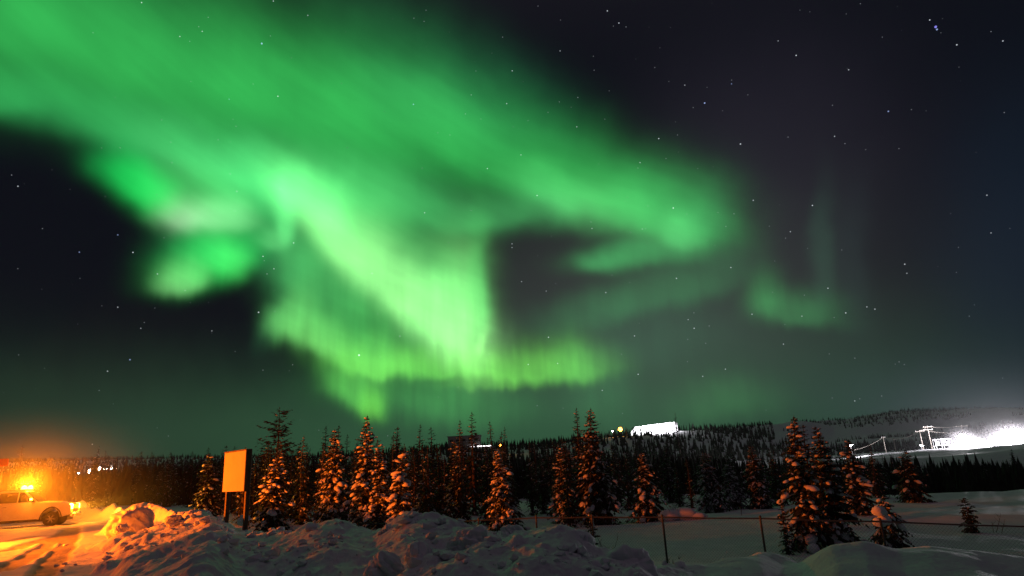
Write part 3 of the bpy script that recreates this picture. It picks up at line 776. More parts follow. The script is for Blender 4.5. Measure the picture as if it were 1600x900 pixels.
# ---------------------------------------------------------------- far forest on the valley floor and the hills: one mass
def far_forest():
    rg = np.random.default_rng(31); V, F = [], []; n = 0
    N = 38000
    px = rg.random(N)*1900-150; D = 105+720*rg.random(N)**1.25
    cap = np.full(N, 99.0)
    # dense belts just behind the single trees
    n2, n3 = 1500, 1500
    px = np.concatenate([px, 1215+500*rg.random(n2), -120+1340*rg.random(n3)]); D = np.concatenate([D, 70+85*rg.random(n2), 88+60*rg.random(n3)])
    cap = np.concatenate([cap, 717+16*rg.random(n2)**.7-14*(rg.random(n2) < .12), np.interp(px[N+n2:], [-120, 340, 900, 1220], [733, 710, 700, 714])+16*rg.random(n3)])
    belt = np.arange(len(px)) >= N
    az = np.arctan((px-800)/1000/1.039); X = D*np.tan(az); Y = D
    r = np.hypot(X, Y)
    m = fbm(X/170., Y/60., 61, 3)
    keep = np.where(px > 1200, m > np.where(D > 280, .16, -.05), m > -.55)
    keep &= ~((px > 1225) & (D > 125) & (D < 300))                     # the lit yard
    keep &= ~((px > 970) & (px < 1068) & (D > 338) & (D < 400))        # the hill building stands here
    keep &= ~((px > 1125) & (px < 1245) & (D > 150) & (D < 250))       # open snow slope
    keep &= ~((px < 300) & (px > 90) & (D > 130) & (D < 230) & (rg.random(len(px)) < .75))
    keep &= rg.random(len(px)) < np.where(px > 1240, .9, .62)
    keep |= belt
    cap = cap[keep]
    X, Y, r = X[keep], Y[keep], r[keep]; Z = terrain(X, Y)
    for x, y, z, rr_, cp_ in zip(X, Y, Z, r, cap):
        h = (2.2+3.2*rg.random())*(1.0 if rr_ < 450 else .8); w = h*(.16+.08*rg.random()); tiers = 5 if rr_ < 260 else 3; sides = 6 if rr_ < 260 else 4
        if cp_ < 90 or cp_ > 99:
            h = top_height(800+1039*x/y, cp_, y)-z
            if h < 1.2: continue
            h = min(h, 7.0); w = h*(.15+.07*rg.random())
        a0 = rg.random()*6.28; lx, ly = rg.normal()*.06*h, rg.normal()*.06*h
        for k in range(tiers):
            zb = z-.3+h*(.04+.80*k/tiers); zt = z-.3+h*min(1.0, .04+.80*k/tiers+.55/(1+.4*k)) if k < tiers-1 else z-.3+h
            wk = w*(1-.85*k/tiers)
            base = len(V)
            for q in range(sides):
                a = a0+k+6.283*q/sides; rr2 = wk*(.55+.75*rg.random())
                V.append((x+rr2*math.cos(a), y+rr2*math.sin(a), zb-.12*h*rg.random()))
            V.append((x+lx*zt/ (abs(zt)+h), y+ly*zt/(abs(zt)+h), zt))
            for q in range(sides): F.append((base+q, base+(q+1) % sides, base+sides))
    o = obj('far_forest', (V, F), M['far_needles'])
    tag(o, 'distant dark forest covering the valley and the hills', 'forest', kind='stuff')
    print('far trees', len(X))
far_forest()

# =====================================================================================================
# SIGN BOARD
# =====================================================================================================
def sign_board():
    D = 17.0
    L = point(351, 768, D); 
    tdir = np.array((.71, -.70)); 
    base = np.array(point(366, 740, D))
    rz = math.atan2(tdir[1], tdir[0])
    W = 1.34
    zt, zb = top_height(366, 706, D), top_height(366, 768, D)
    g = ground_z(base[0], base[1])
    t = thing('sign_board', 'blank yellowish timber sign board on two posts, lit orange', 'sign', (base[0], base[1], g), rz)
    hb, ht = zb-g, zt-g
    mb = MB()
    mb.box((0, 0, (hb+ht)/2), (W, .022, ht-hb), bev=.004)
    obj('board', mb.vf, M['wood'], t)
    mb = MB()
    for zz in (hb+.06, ht-.06): mb.box((0, .036, zz), (W*.96, .045, .07), bev=.004)
    obj('back_rail', mb.vf, M['post'], t)
    for sx in (-1, 1):
        mb = MB(); mb.box((sx*(W/2-.07), .062+.05, (ht+.02-.7)/2), (.10, .10, ht+.02+.7), bev=.008)
        obj('post', mb.vf, M['post'], t)
    # dark return edge on the near side
    mb = MB(); mb.box((W/2+.024, .055, (hb+ht)/2+.01), (.045, .15, ht-hb+.04), bev=.006); obj('side_batten', mb.vf, M['post'], t)
    mb = MB(); mb.box((0, .02, ht+.016), (W+.02, .10, .028), bev=.005); obj('cap_strip', mb.vf, M['post'], t)
sign_board()

# =====================================================================================================
# PICKUP TRUCK
# =====================================================================================================
def arc(cx_, cz_, r, a0, a1, n):
    return [(cx_+r*math.cos(math.radians(a0+(a1-a0)*i/n)), cz_+r*math.sin(math.radians(a0+(a1-a0)*i/n))) for i in range(n+1)]
def extrude(mb, prof, y0, y1, inset=0.0, crown_y=None):
    """side profile (x,z) extruded across y with a softened shoulder"""
    n = len(prof); P, F = [], []
    ys = [y0, y0+.05, y1-.05, y1]; sc = [1-inset, 1, 1, 1-inset]
    cx_ = sum(p[0] for p in prof)/n; cz_ = sum(p[1] for p in prof)/n
    for yy, s in zip(ys, sc):
        for (a, b) in prof: P.append((cx_+(a-cx_)*s, yy, cz_+(b-cz_)*s))
    for k in range(3):
        for i in range(n): F.append((k*n+i, k*n+n+i, k*n+n+(i+1) % n, k*n+(i+1) % n))
    F.append(tuple(range(n))); F.append(tuple(range(4*n-1, 3*n-1, -1)))
    mb.add(P, F)
def wheel(parent, x, y, sgn):
    w = bpy.data.objects.new('wheel', None); COL.objects.link(w); w.parent = parent; w.location = (x, y, .405)
    mb = MB(); mb.lathe([(.27, -.12), (.37, -.13), (.40, -.10), (.405, 0), (.40, .10), (.37, .13), (.27, .12)], (0, 0, 0), 'y', 28)
    obj('tyre', mb.vf, M['rubber'], w, True)
    mb = MB(); mb.lathe([(.275, -.10), (.275, .10)], (0, 0, 0), 'y', 24); mb.F = mb.F[:-2]
    mb.lathe([(.07, sgn*.085), (.07, sgn*.122), (.03, sgn*.128)], (0, 0, 0), 'y', 14)
    for k in range(6):
        q = math.pi/3*k
        for d in (-.14, .14):
            mb.tube([(.05*math.cos(q), sgn*.105, .05*math.sin(q)), (.265*math.cos(q+d), sgn*.10, .265*math.sin(q+d))], [.028, .022], 6)
    mb.lathe([(.24, sgn*.02), (.26, sgn*.02)], (0, 0, 0), 'y', 20)
    mb.lathe([(.255, sgn*.095), (.285, sgn*.115), (.285, sgn*.085)], (0, 0, 0), 'y', 24)
    obj('rim', mb.vf, M['alloy'], w, True)
def truck():
    hd = math.atan2(.363, .93)
    fx, fy, _ = lot_hit(78, 821.5)
    h = np.array((math.cos(hd), math.sin(hd))); l = np.array((-h[1], h[0]))
    c = np.array((fx, fy))-1.85*h+.86*l
    g = ground_z(*c)
    t = thing('pickup_truck', 'white pickup truck with lit headlamp and amber beacons at the left edge of the lot', 'pickup truck', (c[0], c[1], g-.02), hd)
    W = .99
    low = [(-2.92, .62), (-2.92, 1.16), (-2.86, 1.20), (-1.05, 1.20), (-1.0, 1.14), (1.10, 1.14), (1.22, 1.19), (2.30, 1.12), (2.70, 1.06), (2.80, .98), (2.82, .62), (2.40, .50)]
    low += [(a, b) for a, b in arc(1.85, .42, .50, 8, 172, 10)] + [(1.30, .42), (-1.22, .42)] + [(a, b) for a, b in arc(-1.75, .42, .50, 8, 172, 10)] + [(-2.3, .52)]
    mb = MB(); extrude(mb, low, -W, W, .012); body = obj('body', mb.vf, M['paint'], t)
    mb = MB(); P = []                                                        # greenhouse, narrower at the roof
    prof = [(-1.0, 1.15), (1.16, 1.15), (.42, 1.80), (.20, 1.86), (-.70, 1.86), (-.92, 1.80)]
    for yy, s in ((-.95, 0), (.95, 0)):
        for (a, b) in prof: P.append((a, yy*(1-.20*(b-1.15)/.71), b))
    n = len(prof); F = [(i, (i+1) % n, n+(i+1) % n, n+i) for i in range(n)]+[tuple(range(n-1, -1, -1)), tuple(range(n, 2*n))]
    mb.add(P, F); obj('cab', mb.vf, M['paint'], t)
    def pane(pts, name='window'):
        m2 = MB(); k = len(pts); m2.add(pts, [tuple(range(k))]); m2.add([(p[0], p[1]*.985, p[2]) for p in pts], [tuple(range(k-1, -1, -1))]); obj(name, m2.vf, M['glass'], t)
    for s in (-1, 1):
        yy = lambda b: s*(.95*(1-.20*(b-1.15)/.71)+.006)
        pane([(a, yy(b), b) for a, b in ((.16, 1.22), (.92, 1.22), (.36, 1.74), (.16, 1.76))]); pane([(a, yy(b), b) for a, b in ((-.84, 1.22), (.10, 1.22), (.10, 1.76), (-.76, 1.74))])
        m2 = MB(); m2.box((.13, s*(W+.004), .86), (1.55, .012, .60), bev=.004); d = obj('door', m2.vf, M['paint'], t)
        m2 = MB(); m2.box((-.42, s*(W+.022), 1.04), (.16, .03, .035), bev=.01); obj('handle', m2.vf, M['chrome'], d)
        m2 = MB(); m2.tube([(.95, s*.97, 1.22), (.93, s*1.10, 1.26)], .025, 6); m2.box((.90, s*1.17, 1.34), (.11, .17, .27), bev=.03); obj('mirror', m2.vf, M['trim'], t)
        m2 = MB(); m2.box((2.71, s*.77, .93), (.22, .40, .25), bev=.05); obj('headlight', m2.vf, M['head_lens'], t)
        m2 = MB(); m2.box((2.87, s*.72, .60), (.05, .18, .10), bev=.02); obj('fog_lamp', m2.vf, M['trim'], t)
        m2 = MB(); m2.add([(a, s*(W+.008), b) for a, b in arc(1.85, .42, .50, 0, 180, 14)]+[(a, s*(W+.008), b) for a, b in arc(1.85, .42, .56, 0, 180, 14)], [(i, i+1, 16+i, 15+i) for i in range(14)]); obj('wheel_arch_trim', m2.vf, M['trim'], t)
        m2 = MB(); m2.tube([(-1.15, s*.97, .40), (1.20, s*.97, .40)], .045, 8); obj('side_step', m2.vf, M['trim'], t)
        m2 = MB(); m2.box((-2.93, s*.85, .98), (.04, .2, .34), bev=.015); obj('tail_lamp', m2.vf, M['sign_red'], t)
        for wx in (1.85, -1.75): wheel(t, wx, s*.84, s)
    pane([(1.10, -.86, 1.205), (1.10, .86, 1.205), (.455, .78, 1.785), (.455, -.78, 1.785)], 'windscreen')
    m2 = MB(); m2.box((2.835, 0, .90), (.05, 1.08, .30), bev=.02)
    for k in range(4): m2.box((2.866, 0, .80+.066*k), (.02, 1.04, .022))
    obj('grille', m2.vf, M['grille'], t)
    m2 = MB(); m2.box((2.86, 0, .56), (.20, 1.96, .22), bev=.05); obj('bumper', m2.vf, M['chrome'], t)
    m2 = MB(); m2.box((-2.98, 0, .55), (.14, 1.9, .18), bev=.04); obj('rear_bumper', m2.vf, M['chrome'], t)
    m2 = MB(); m2.box((2.965, 0, .56), (.012, .5, .12), bev=.004); obj('number_plate', m2.vf, M['white_clad'], t)
    m2 = MB(); m2.box((1.75, 0, 1.172), (1.0, 1.1, .05), bev=.02, ry=.055); obj('hood_scoop', m2.vf, M['paint'], t)
    m2 = MB(); m2.box((0, 0, .40), (5.2, 1.3, .22)); obj('chassis', m2.vf, M['trim'], t)
    bar = MB(); bar.box((.25, 0, 1.90), (.14, 1.40, .05), bev=.02); bar = obj('light_bar', bar.vf, M['trim'], t)
    for s in (-1, 1):
        m2 = MB(); m2.lathe([(.14, 0), (.15, .07), (.13, .15), (.07, .20)], (.25, s*.55, 1.925), 'z', 16); obj('beacon', m2.vf, M['amber_lens'], t, True)
        lamp('beacon_light', 'POINT', (.25, s*.55, 2.22), BEACON_W, BEACON, t, .10)
    m2 = MB(); m2.lathe([(.06, 0), (.075, .05), (.055, .10)], (.86, -1.28, 1.30), 'z', 14); obj('mirror_lamp', m2.vf, M['amber_lens'], t, True)
    lamp('mirror_light', 'POINT', (.92, -1.62, 1.36), MIRROR_W, BEACON, t, .08)
    for s in (-1, 1):
        lamp('headlight_beam', 'SPOT', (2.95, s*.76, .95), HEAD_W, (1.0, .36, .02), t, .06, aim=(1, 0, -.06), cone=60)
    for ch in list(t.children):                                   # high heavy-duty stance above the wheels
        if ch.type == 'LIGHT': ch.location.z += .30*(min(ch.location.z, 1.3)-.62)
        if ch.type != 'MESH': continue
        for o in [ch]+list(ch.children):
            for v in o.data.vertices:
                if v.co.z > .62: v.co.z += .30*(min(v.co.z, 1.3)-.62)
    for s in (-1, 1): lamp('headlight_glow', 'POINT', (3.02, s*.77, 1.02), 110, BEACON, t, .08)  # added point lamps ahead of the headlights to make the fog glow
    return t
BEACON_W, MIRROR_W, HEAD_W, WORK_W, LOT_W = 1900.0, 40.0, 2200.0, 23000.0, 6200.0
truck()

# amber work lamp on a tripod, standing in the lot beyond the left edge of the view
def work_lamp(x, y):
    g = ground_z(x, y); t = thing('work_lamp', 'amber work lamp on a steel tripod standing in the snowy lot', 'work lamp', (x, y, g))
    for k in range(3):
        a = 2.1*k+.4; mb = MB(); mb.tube([(0, 0, .7), (.6*math.cos(a), .6*math.sin(a), 0)], .018, 6); obj('leg', mb.vf, M['steel'], t)
    mb = MB(); mb.tube([(0, 0, .6), (0, 0, 1.64)], .022, 8); obj('pole', mb.vf, M['steel'], t)
    mb = MB(); mb.box((0, 0, 1.75), (.34, .16, .24), bev=.02); obj('housing', mb.vf, M['trim'], t)
    mb = MB(); mb.box((.175, 0, 1.75), (.012, .13, .20)); obj('lens', mb.vf, M['amber_lens'], t)
    lamp('work_light', 'SPOT', (.32, 0, 1.75), WORK_W, AMBER, t, .12, aim=(math.cos(math.radians(26)), math.sin(math.radians(26)), -.03), cone=104, blend=.13)
    mb = MB(); mb.lathe([(.05, 0), (.07, .04), (.05, .10)], (0, 0, 1.88), 'z', 12); obj('beacon', mb.vf, M['amber_lens'], t, True)
    lamp('beacon_light', 'POINT', (.2, -.2, 2.05), LOT_W, AMBER, t, .12)  # added second light, fills the lot outside the spot cone
work_lamp(-22.5, 21.5)

# red sign on a post at the left edge
x, y, z = foot(-1, 760, 38); 
zt = top_height(-1, 717, 38); t = thing('road_sign', 'small red rectangular sign on a thin post behind the truck', 'sign', (x, y, z), .3)
mb = MB(); mb.tube([(0, 0, -.3), (0, 0, zt-z)], .035, 8); obj('post', mb.vf, M['steel'], t)
mb = MB(); mb.box((0, -.05, zt-z-.22), (.52, .02, .42), bev=.006); obj('panel', mb.vf, M['sign_red'], t)

# =====================================================================================================
# CHAIN LINK FENCE
# =====================================================================================================
def fence():
    PXS = [(560, 818), (660, 818), (748, 813), (838, 809), (925, 808), (1035, 808), (1188, 810), (1376, 815), (1650, 824), (1850, 830)]
    P = []
    for px, py in PXS:
        k = math.tan(math.atan((px-800)/1000.)); D = (25-.35*5)/(1+.35*k)
        p = point(px, py, D); P.append(Vector(p))
    o = P[0]; t = thing('chain_link_fence', 'low chain-link fence with dark posts and top rail crossing the field', 'fence', o)
    for p in P:
        g = ground_z(p.x, p.y)-p.z
        q = p-o; mb = MB(); mb.tube([q+Vector((0, 0, g-.4)), q+Vector((0, 0, .03))], .033, 8); mb.lathe([(.04, .0), (.04, .03), (.015, .06)], q+Vector((0, 0, .03)), 'z', 8); obj('post', mb.vf, M['wire'], t)
    mb = MB()
    for a, b in zip(P[:-1], P[1:]):
        a, b = a-o, b-o; s = Vector((random.uniform(-.01, .01), 0, -.015)); mb.tube([a, (a+b)/2+s, b], .023, 6)
    obj('top_rail', mb.vf, M['wire'], t)
    mb = MB(); hM = 1.30; pitch = .09
    for a, b in zip(P[:-1], P[1:]):
        a, b = a-o, b-o; d = (b-a); L = d.length; u = d/L; n = int(L/pitch); up = Vector((0, 0, 1)); drop = hM
        for i in range(-int(drop/pitch), n+1):
            for sg in (0, 1):
                x0, x1 = i*pitch, i*pitch+drop; z0, z1 = (-drop, 0) if sg == 0 else (0, -drop)
                if x0 < 0: z0 += (z1-z0)*(-x0)/(x1-x0); x0 = 0
                if x1 > L: z1 = z0+(z1-z0)*(L-x0)/(x1-x0); x1 = L
                if x1-x0 < .03: continue
                p, q = a+d*(x0/L)+up*z0, a+d*(x1/L)+up*z1
                w = Vector((0, 0, .0022)); v = Vector((u.y, -u.x, 0))*.0022
                mb.add([p-w, p+w, q+w, q-w, p-v, p+v, q+v, q-v], [(0, 1, 2, 3), (4, 5, 6, 7)])
    obj('mesh_wire', mb.vf, M['wire'], t)
fence()

# =====================================================================================================
# SNOW CHUNKS, BRUSH, TWIGS
# =====================================================================================================
def chunk(px, py, D, w, h, seed, label, squash=1.0, sub=ICO3, dirty=False):
    x, y, _ = point(px, py, D); g = ground_z(x, y)
    rg = np.random.default_rng(seed); V = sub[0].copy()
    f = 0
    for o_, a in ((1.1, .34), (2.3, .22), (5., .14), (11., .07)):
        s_ = rg.random(3)*20; f = f + a*(vnoise(V[:, 0]*o_+s_[0]+V[:, 2]*.7, V[:, 1]*o_+s_[1]-V[:, 2]*.9*o_, seed+int(o_*10))*2)
    V = V*(1+f)[:, None]
    V = np.sign(V)*np.abs(V)**.93
    wm, hm = w/1000*D, h/1000*D
    V = V*np.array((wm/2, wm/2*squash, hm*.62))
    o = obj('snow_chunk', (V, sub[1]), M['snow'], None, True)
    zt = top_height(px, py, D)
    o.location = (x, y, zt-hm*.62); o.rotation_euler = (0, 0, rg.random()*6.28)
    tag(o, label, 'snow chunk', 'snow chunks on the ploughed bank')
chunk(213, 795, 23.5, 50, 36, 3, 'big squared snow boulder, shadowed, where the bank meets the lot')
chunk(728, 826, 8.7, 58, 44, 5, 'large rounded snow chunk on the near slope below the bank hump', .9)
chunk(650, 850, 8.2, 40, 26, 6, 'smooth snow lump low on the bank under the hump')
chunk(598, 868, 7.6, 44, 30, 7, 'round snow ball at the foot of the bank, nearest the bottom edge', 1.0)
chunk(800, 820, 9.1, 34, 22, 8, 'small flat-topped snow block standing in the dip of the bank crest')
chunk(905, 826, 8.5, 40, 26, 9, 'pale rounded snow clump at the right end of the high crest')
chunk(985, 864, 8.0, 66, 44, 10, 'big rounded snow chunk beside the smooth drift', .9)
chunk(922, 874, 7.6, 40, 34, 12, 'snow chunk with an orange-lit left cheek near the bottom edge', 1.0)
chunk(380, 798+8, 19.5, 16, 10, 13, 'tiny orange-lit snow clod just behind the sign posts')
chunk(310, 796, 20.5, 34, 12, 14, 'flat snow slab with an orange top, left of the sign')
chunk(275, 806, 20.0, 26, 14, 15, 'small broken snow slab between boulder and sign')
chunk(535, 838, 11.0, 40, 24, 16, 'dim snow lump on the bank below the broad dark spruce')
chunk(192, 818, 22.0, 18, 12, 17, 'small orange-lit snow clod at the foot of the squared boulder')
for i, (px, py, w, h) in enumerate(((103, 852, 10, 5), (88, 884, 7, 4), (101, 881, 8, 4), (97, 893, 6, 4), (118, 884, 5, 3))):
    x, y, _ = lot_hit(px, py); 
    o = obj('snow_clod', (ICO1[0]*(1+.3*(np.random.default_rng(i).random((42, 1))-.5))*np.array((.006*w, .006*w, .006*h))*1.4, ICO1[1]), M['snow'])
    o.location = (x, y, ground_z(x, y)+.02)
    tag(o, 'small dark clod of dirty snow lying on the lot by the wheel tracks', 'snow clod', 'clods on the lot')
def stems(px, py, D, n, h, spread, seed, label, name='bare_shrub'):
    x, y, z = foot(px, py, D); rg = np.random.default_rng(seed); mb = MB()
    for k in range(n):
        a = rg.random()*6.28; l = h*(.6+.5*rg.random()); b0 = Vector((rg.normal()*spread*.3, rg.normal()*spread*.3, -.1)); e = b0+Vector((math.cos(a)*spread*l, math.sin(a)*spread*l, l))
        mid = (b0+e)/2+Vector((rg.normal()*.04, rg.normal()*.04, .05)); mb.tube([b0, mid, e], [.014, .010, .004], 5)
        for j in range(3):
            f = .4+.5*rg.random(); p = b0.lerp(e, f); q = p+Vector((rg.normal()*.12, rg.normal()*.12, .1+.12*rg.random()))*h; mb.tube([p, q], [.006, .003], 4)
    o = obj(name, mb.vf, M['twig']); o.location = (x, y, z); tag(o, label, 'shrub', 'bare twigs in the field')
stems(948, 838, 24, 5, 1.05, .35, 1, 'tall bare twigs right of the scraggy sapling by the fence')
stems(1098, 852, 19.5, 7, .45, .9, 2, 'low half-buried brush in the field between two fence posts')
stems(1156, 788, 42, 2, .8, .12, 3, 'short dark stub of twigs at the far field edge under the grey spruces')
stems(1245, 868, 15.5, 16, .34, 1.1, 4, 'frosted low brush at the foot of the fence beside the drift')
stems(1550, 800, 30, 3, .9, .5, 5, 'faint thin bare shrub right of the lone bushy sapling')
stems(1050, 830, 22, 3, .7, .2, 6, 'two thin twigs behind the long fence post')

# =====================================================================================================
# FLOODLIT YARD ON THE RIGHT: poles, wires, lamps, equipment, snow banks
# =====================================================================================================
def pole(px, top, D, arms, label, h_arm=1.5, z_off=0.0):
    x, y, z = foot(px, 690, D); zt = top_height(px, top, D)
    t = thing('utility_pole', label, 'utility pole', (x, y, z), 0, 'utility poles in the floodlit yard')
    H = zt-z; mb = MB(); mb.tube([(0, 0, -.5), (0, 0, H)], [.16, .10], 10); obj('pole_shaft', mb.vf, M['pale_pole'], t, True)
    for k in range(arms):
        mb = MB(); mb.box((0, -.17, H-.35-.9*k), (h_arm*2, .12, .14), bev=.01)
        a = obj('crossarm', mb.vf, M['pale_pole'], t)
        for q in (-.85, 0, .85):
            m2 = MB(); m2.lathe([(.05, 0), (.07, .08), (.04, .16), (.06, .22)], (q*h_arm, -.17, H-.28-.9*k), 'z', 8); obj('insulator', m2.vf, M['white_clad'], a)
    return Vector((x, y, zt-.2))
PA = pole(1440, 672, 205, 1, 'leaning pale pole with crossarm left of the tall double pole')
PB = pole(1454, 665, 215, 2, 'tallest pale pole with two crossarms beside the equipment frame')
PC = pole(1508, 664, 235, 1, 'pale pole with a wide crossarm just above the left floodlight', h_arm=2.2)
PD = pole(1586, 661, 245, 1, 'pale pole rising out of the brightest floodlight at the right edge')
PE = pole(1381, 682, 225, 1, 'short thin pole at the left end of the wires', h_arm=.7)
PF = pole(1397, 684, 260, 0, 'thin plain pole standing between the wires and the dark hill')
def wire(a, b, sag, name_label):
    pts = []
    for i in range(13):
        f = i/12; p = a.lerp(b, f); p.z -= sag*4*f*(1-f); pts.append(p-a)
    mb = MB(); mb.tube(pts, .042, 5); o = obj('power_line', mb.vf, M['pale_pole']); o.location = a
    tag(o, name_label, 'power line', 'power lines of the floodlit yard')
wire(PE, PA, 1.4, 'sagging wire from the short thin pole to the leaning pole')
wire(PA, PB, .3, 'short steep wire between leaning pole and tallest pole')
wire(PB, PC, .5, 'straight upper wire from the tallest pole to the wide-armed pole')
wire(PB-Vector((0, 0, 1.6)), PD-Vector((0, 0, 1.5)), 1.2, 'long lower wire running to the pole at the right edge')
wire(Vector(point(1335, 703, 215)), PE, .6, 'wire sloping down from the short thin pole to the trees')

def equipment():
    D = 214; x, y, z = foot(1472, 690, D); t = thing('switch_rack', 'pale steel equipment rack with round tanks beside the tallest pole', 'equipment', (x, y, z))
    top = top_height(1472, 681, D)-z
    mb = MB()
    for a in (-2.6, 0, 2.6):
        for b in (-.6, .6): mb.tube([(a, b, -.4), (a, b, top*.75)], .09, 6)
    for h in (.35, .75):
        mb.box((0, -.6, top*h), (5.6, .14, .14)); mb.box((0, .6, top*h), (5.6, .14, .14))
    obj('rack_frame', mb.vf, M['white_clad'], t)
    for a, r_, h in ((-1.7, .55, .45), (.2, .75, .62), (1.6, .5, .42)):
        mb = MB(); mb.lathe([(r_*.9, 0), (r_, .15), (r_, 1.2), (r_*.7, 1.45)], (a, 0, top*h-.6), 'z', 14); obj('tank', mb.vf, M['white_clad'], t, True)
equipment()
def snow_wall(pxa, pxb, D, h, seed, label):
    rg = np.random.default_rng(seed); mb = MB(); n = 46; P = []
    a, b = foot(pxa, 700, D), foot(pxb, 700, D+6)
    cols = 9
    for i in range(n+1):
        f = i/n; x, y = a[0]+(b[0]-a[0])*f, a[1]+(b[1]-a[1])*f; g = ground_z(x, y); e = math.sin(math.pi*min(1, max(0, f)))**.35
        for j in range(cols):
            q = j/(cols-1); hh = h*e*math.sin(math.pi*min(1, q*1.15))**.8*(.8+.4*rg.random()) if 0 < j < cols-1 else -.3
            P.append((x-a[0]+rg.normal()*.15, y-a[1]-2.5+q*6+rg.normal()*.15, g-a[2]+hh))
    F = [(i*cols+j, (i+1)*cols+j, (i+1)*cols+j+1, i*cols+j+1) for i in range(n) for j in range(cols-1)]
    o = obj('snow_heap', (P, F), M['snow'], None, True); o.location = a; tag(o, label, 'snow heap')
snow_wall(1486, 1572, 214, 3.6, 1, 'glaring white heap of ploughed snow under the left floodlight')
snow_wall(1560, 1680, 206, 3.8, 2, 'glaring white heap of ploughed snow at the right edge of the yard')
def floodlight(px, py, D, power, label, aim=(0, 1, -.25), spot=None, lens=.5, col=(1, .93, 1), mat='white_lens', cat='floodlight', fwd=1.8):
    x, y, z = foot(px, py, D); zt = top_height(px, py, D); H = max(zt-z, .6)
    t = thing('floodlight', label, cat, (x, y, z), 0)
    mb = MB(); mb.tube([(0, .3, -.4), (0, .3, H)], .10, 8); obj('mast', mb.vf, M['steel'], t)
    mb = MB(); mb.box((0, .2, H), (lens*3.4, .14, .16), bev=.03); obj('crossbar', mb.vf, M['steel'], t)
    rg = random.Random(int(px))
    for q in (-1, 0, 1):
        mb = MB(); r_ = lens*(.45+.2*rg.random()); c_ = (q*lens*1.15, 0, H+.25*lens*rg.uniform(-1, 1))
        mb.lathe([(r_*.5, .22), (r_, .05), (r_*.95, -.02), (r_*.7, -.12), (r_*.25, -.18)], c_, 'y', 14); obj('lamp_head', mb.vf, M[mat], t, True)
    if power: lamp('flood_beam', 'POINT' if spot is None else 'SPOT', (0, -fwd, H), power, col, t, .7, aim=aim if spot else None, cone=spot or 90)
floodlight(1503, 690, 203, 42000, 'dazzling white floodlight above the left snow heap', lens=.7)
floodlight(1582, 688, 197, 100000, 'largest dazzling white floodlight at the right edge of the yard', lens=1.4)
floodlight(1545, 700, 203, 20000, 'white floodlight glaring low between the two big ones', lens=.6)
floodlight(1440, 696, 230, 2500, 'floodlight behind the leaning pale pole, hidden by trees', lens=.3)
floodlight(1330, 696, 215, 2500, 'floodlight among trees at the left end of the lit yard', lens=.25)

# long white-lit building on the hill
def hill_building():
    D = 372; x0, _, z0 = point(986, 676, D); x1 = point(1060, 676, D)[0]
    zb = min(ground_z(x0, D), ground_z(x1, D))-1.0; L = x1-x0
    t = thing('hill_building', 'long low building on the hill, its wall floodlit pure white', 'building', (x0, D, zb))
    hl, hr = top_height(992, 668, D)-zb, top_height(1052, 660, D)-zb
    P = [(0, 0, 0), (L, 0, 0), (L, 0, hr-.6), (L*.93, 0, hr), (.10*L, 0, hl), (0, 0, hl-2.2)]; P += [(a, 12, c) for a, b, c in P]
    F = [(0, 1, 2, 3, 4, 5), (11, 10, 9, 8, 7, 6)]+[(i, 6+i, 6+(i+1) % 6, (i+1) % 6) for i in range(6)]
    obj('wall', (P, F), M['white_clad'], t)
    mb = MB(); mb.add([(.08*L, -.5, hl+.02), (L*.95, -.5, hr+.06), (L*.95, 12.3, hr+.06), (.08*L, 12.3, hl+.02), (.08*L, -.5, hl+.30), (L*.95, -.5, hr+.34), (L*.95, 12.3, hr+.34), (.08*L, 12.3, hl+.30)], [(0, 1, 2, 3), (7, 6, 5, 4), (0, 4, 5, 1), (1, 5, 6, 2), (2, 6, 7, 3), (3, 7, 4, 0)]); obj('roof', mb.vf, M['white_clad'], t)
    for k in range(4):
        a = .22*L+.19*L*k; mb = MB(); mb.box((a, -.04, 2.2), (2.6, .06, 2.8)); obj('door', mb.vf, M['white_clad'], t)
        m2 = MB(); m2.tube([(a, -.2, 5.2), (a, -5.0, 6.2)], .07, 6); fl = obj('lamp_arm', m2.vf, M['steel'], t)
        m2 = MB(); m2.box((a, -5.1, 6.15), (.5, .3, .25)); obj('lamp_head', m2.vf, M['white_lens'], fl)
        lamp('wall_wash', 'POINT', (a, -6.0, 4.6), 5200, (1, .95, 1), t, .2)
hill_building()
# flat-roofed building with a lit strip, further left on the hill
def strip_building():
    D = 330; x0, _, z0 = point(700, 700, D); x1 = point(770, 700, D)[0]; zb = ground_z((x0+x1)/2, D)-2; L = x1-x0
    t = thing('flat_building', 'flat-roofed grey-brown building with one thin bright strip light, behind the trees', 'building', (x0, D, zb))
    ht = top_height(735, 681, D)-zb; hs = top_height(750, 698, D)-zb
    mb = MB(); mb.box((L*.36, 5, ht/2), (L*.72, 10, ht), bev=.1); obj('wall', mb.vf, M['grey_clad'], t)
    mb = MB(); mb.box((L*.36, 5, ht+.15), (L*.76, 10.6, .3), bev=.05); obj('roof', mb.vf, M['grey_clad'], t)
    mb = MB(); mb.box((L*.75, 3, hs*.5), (L*.6, 8, hs)); obj('annex_wall', mb.vf, M['grey_clad'], t)
    mb = MB(); mb.box((L*.74, -1.2, hs+.2), (L*.5, .3, .36), bev=.05); obj('strip_light', mb.vf, M['strip_lens'], t)
    for k in range(5):
        m2 = MB(); m2.box((L*(.08+.14*k), -.05, ht*.8), (1.6, .06, 1.1)); obj('window', m2.vf, M['glass'], t)
strip_building()
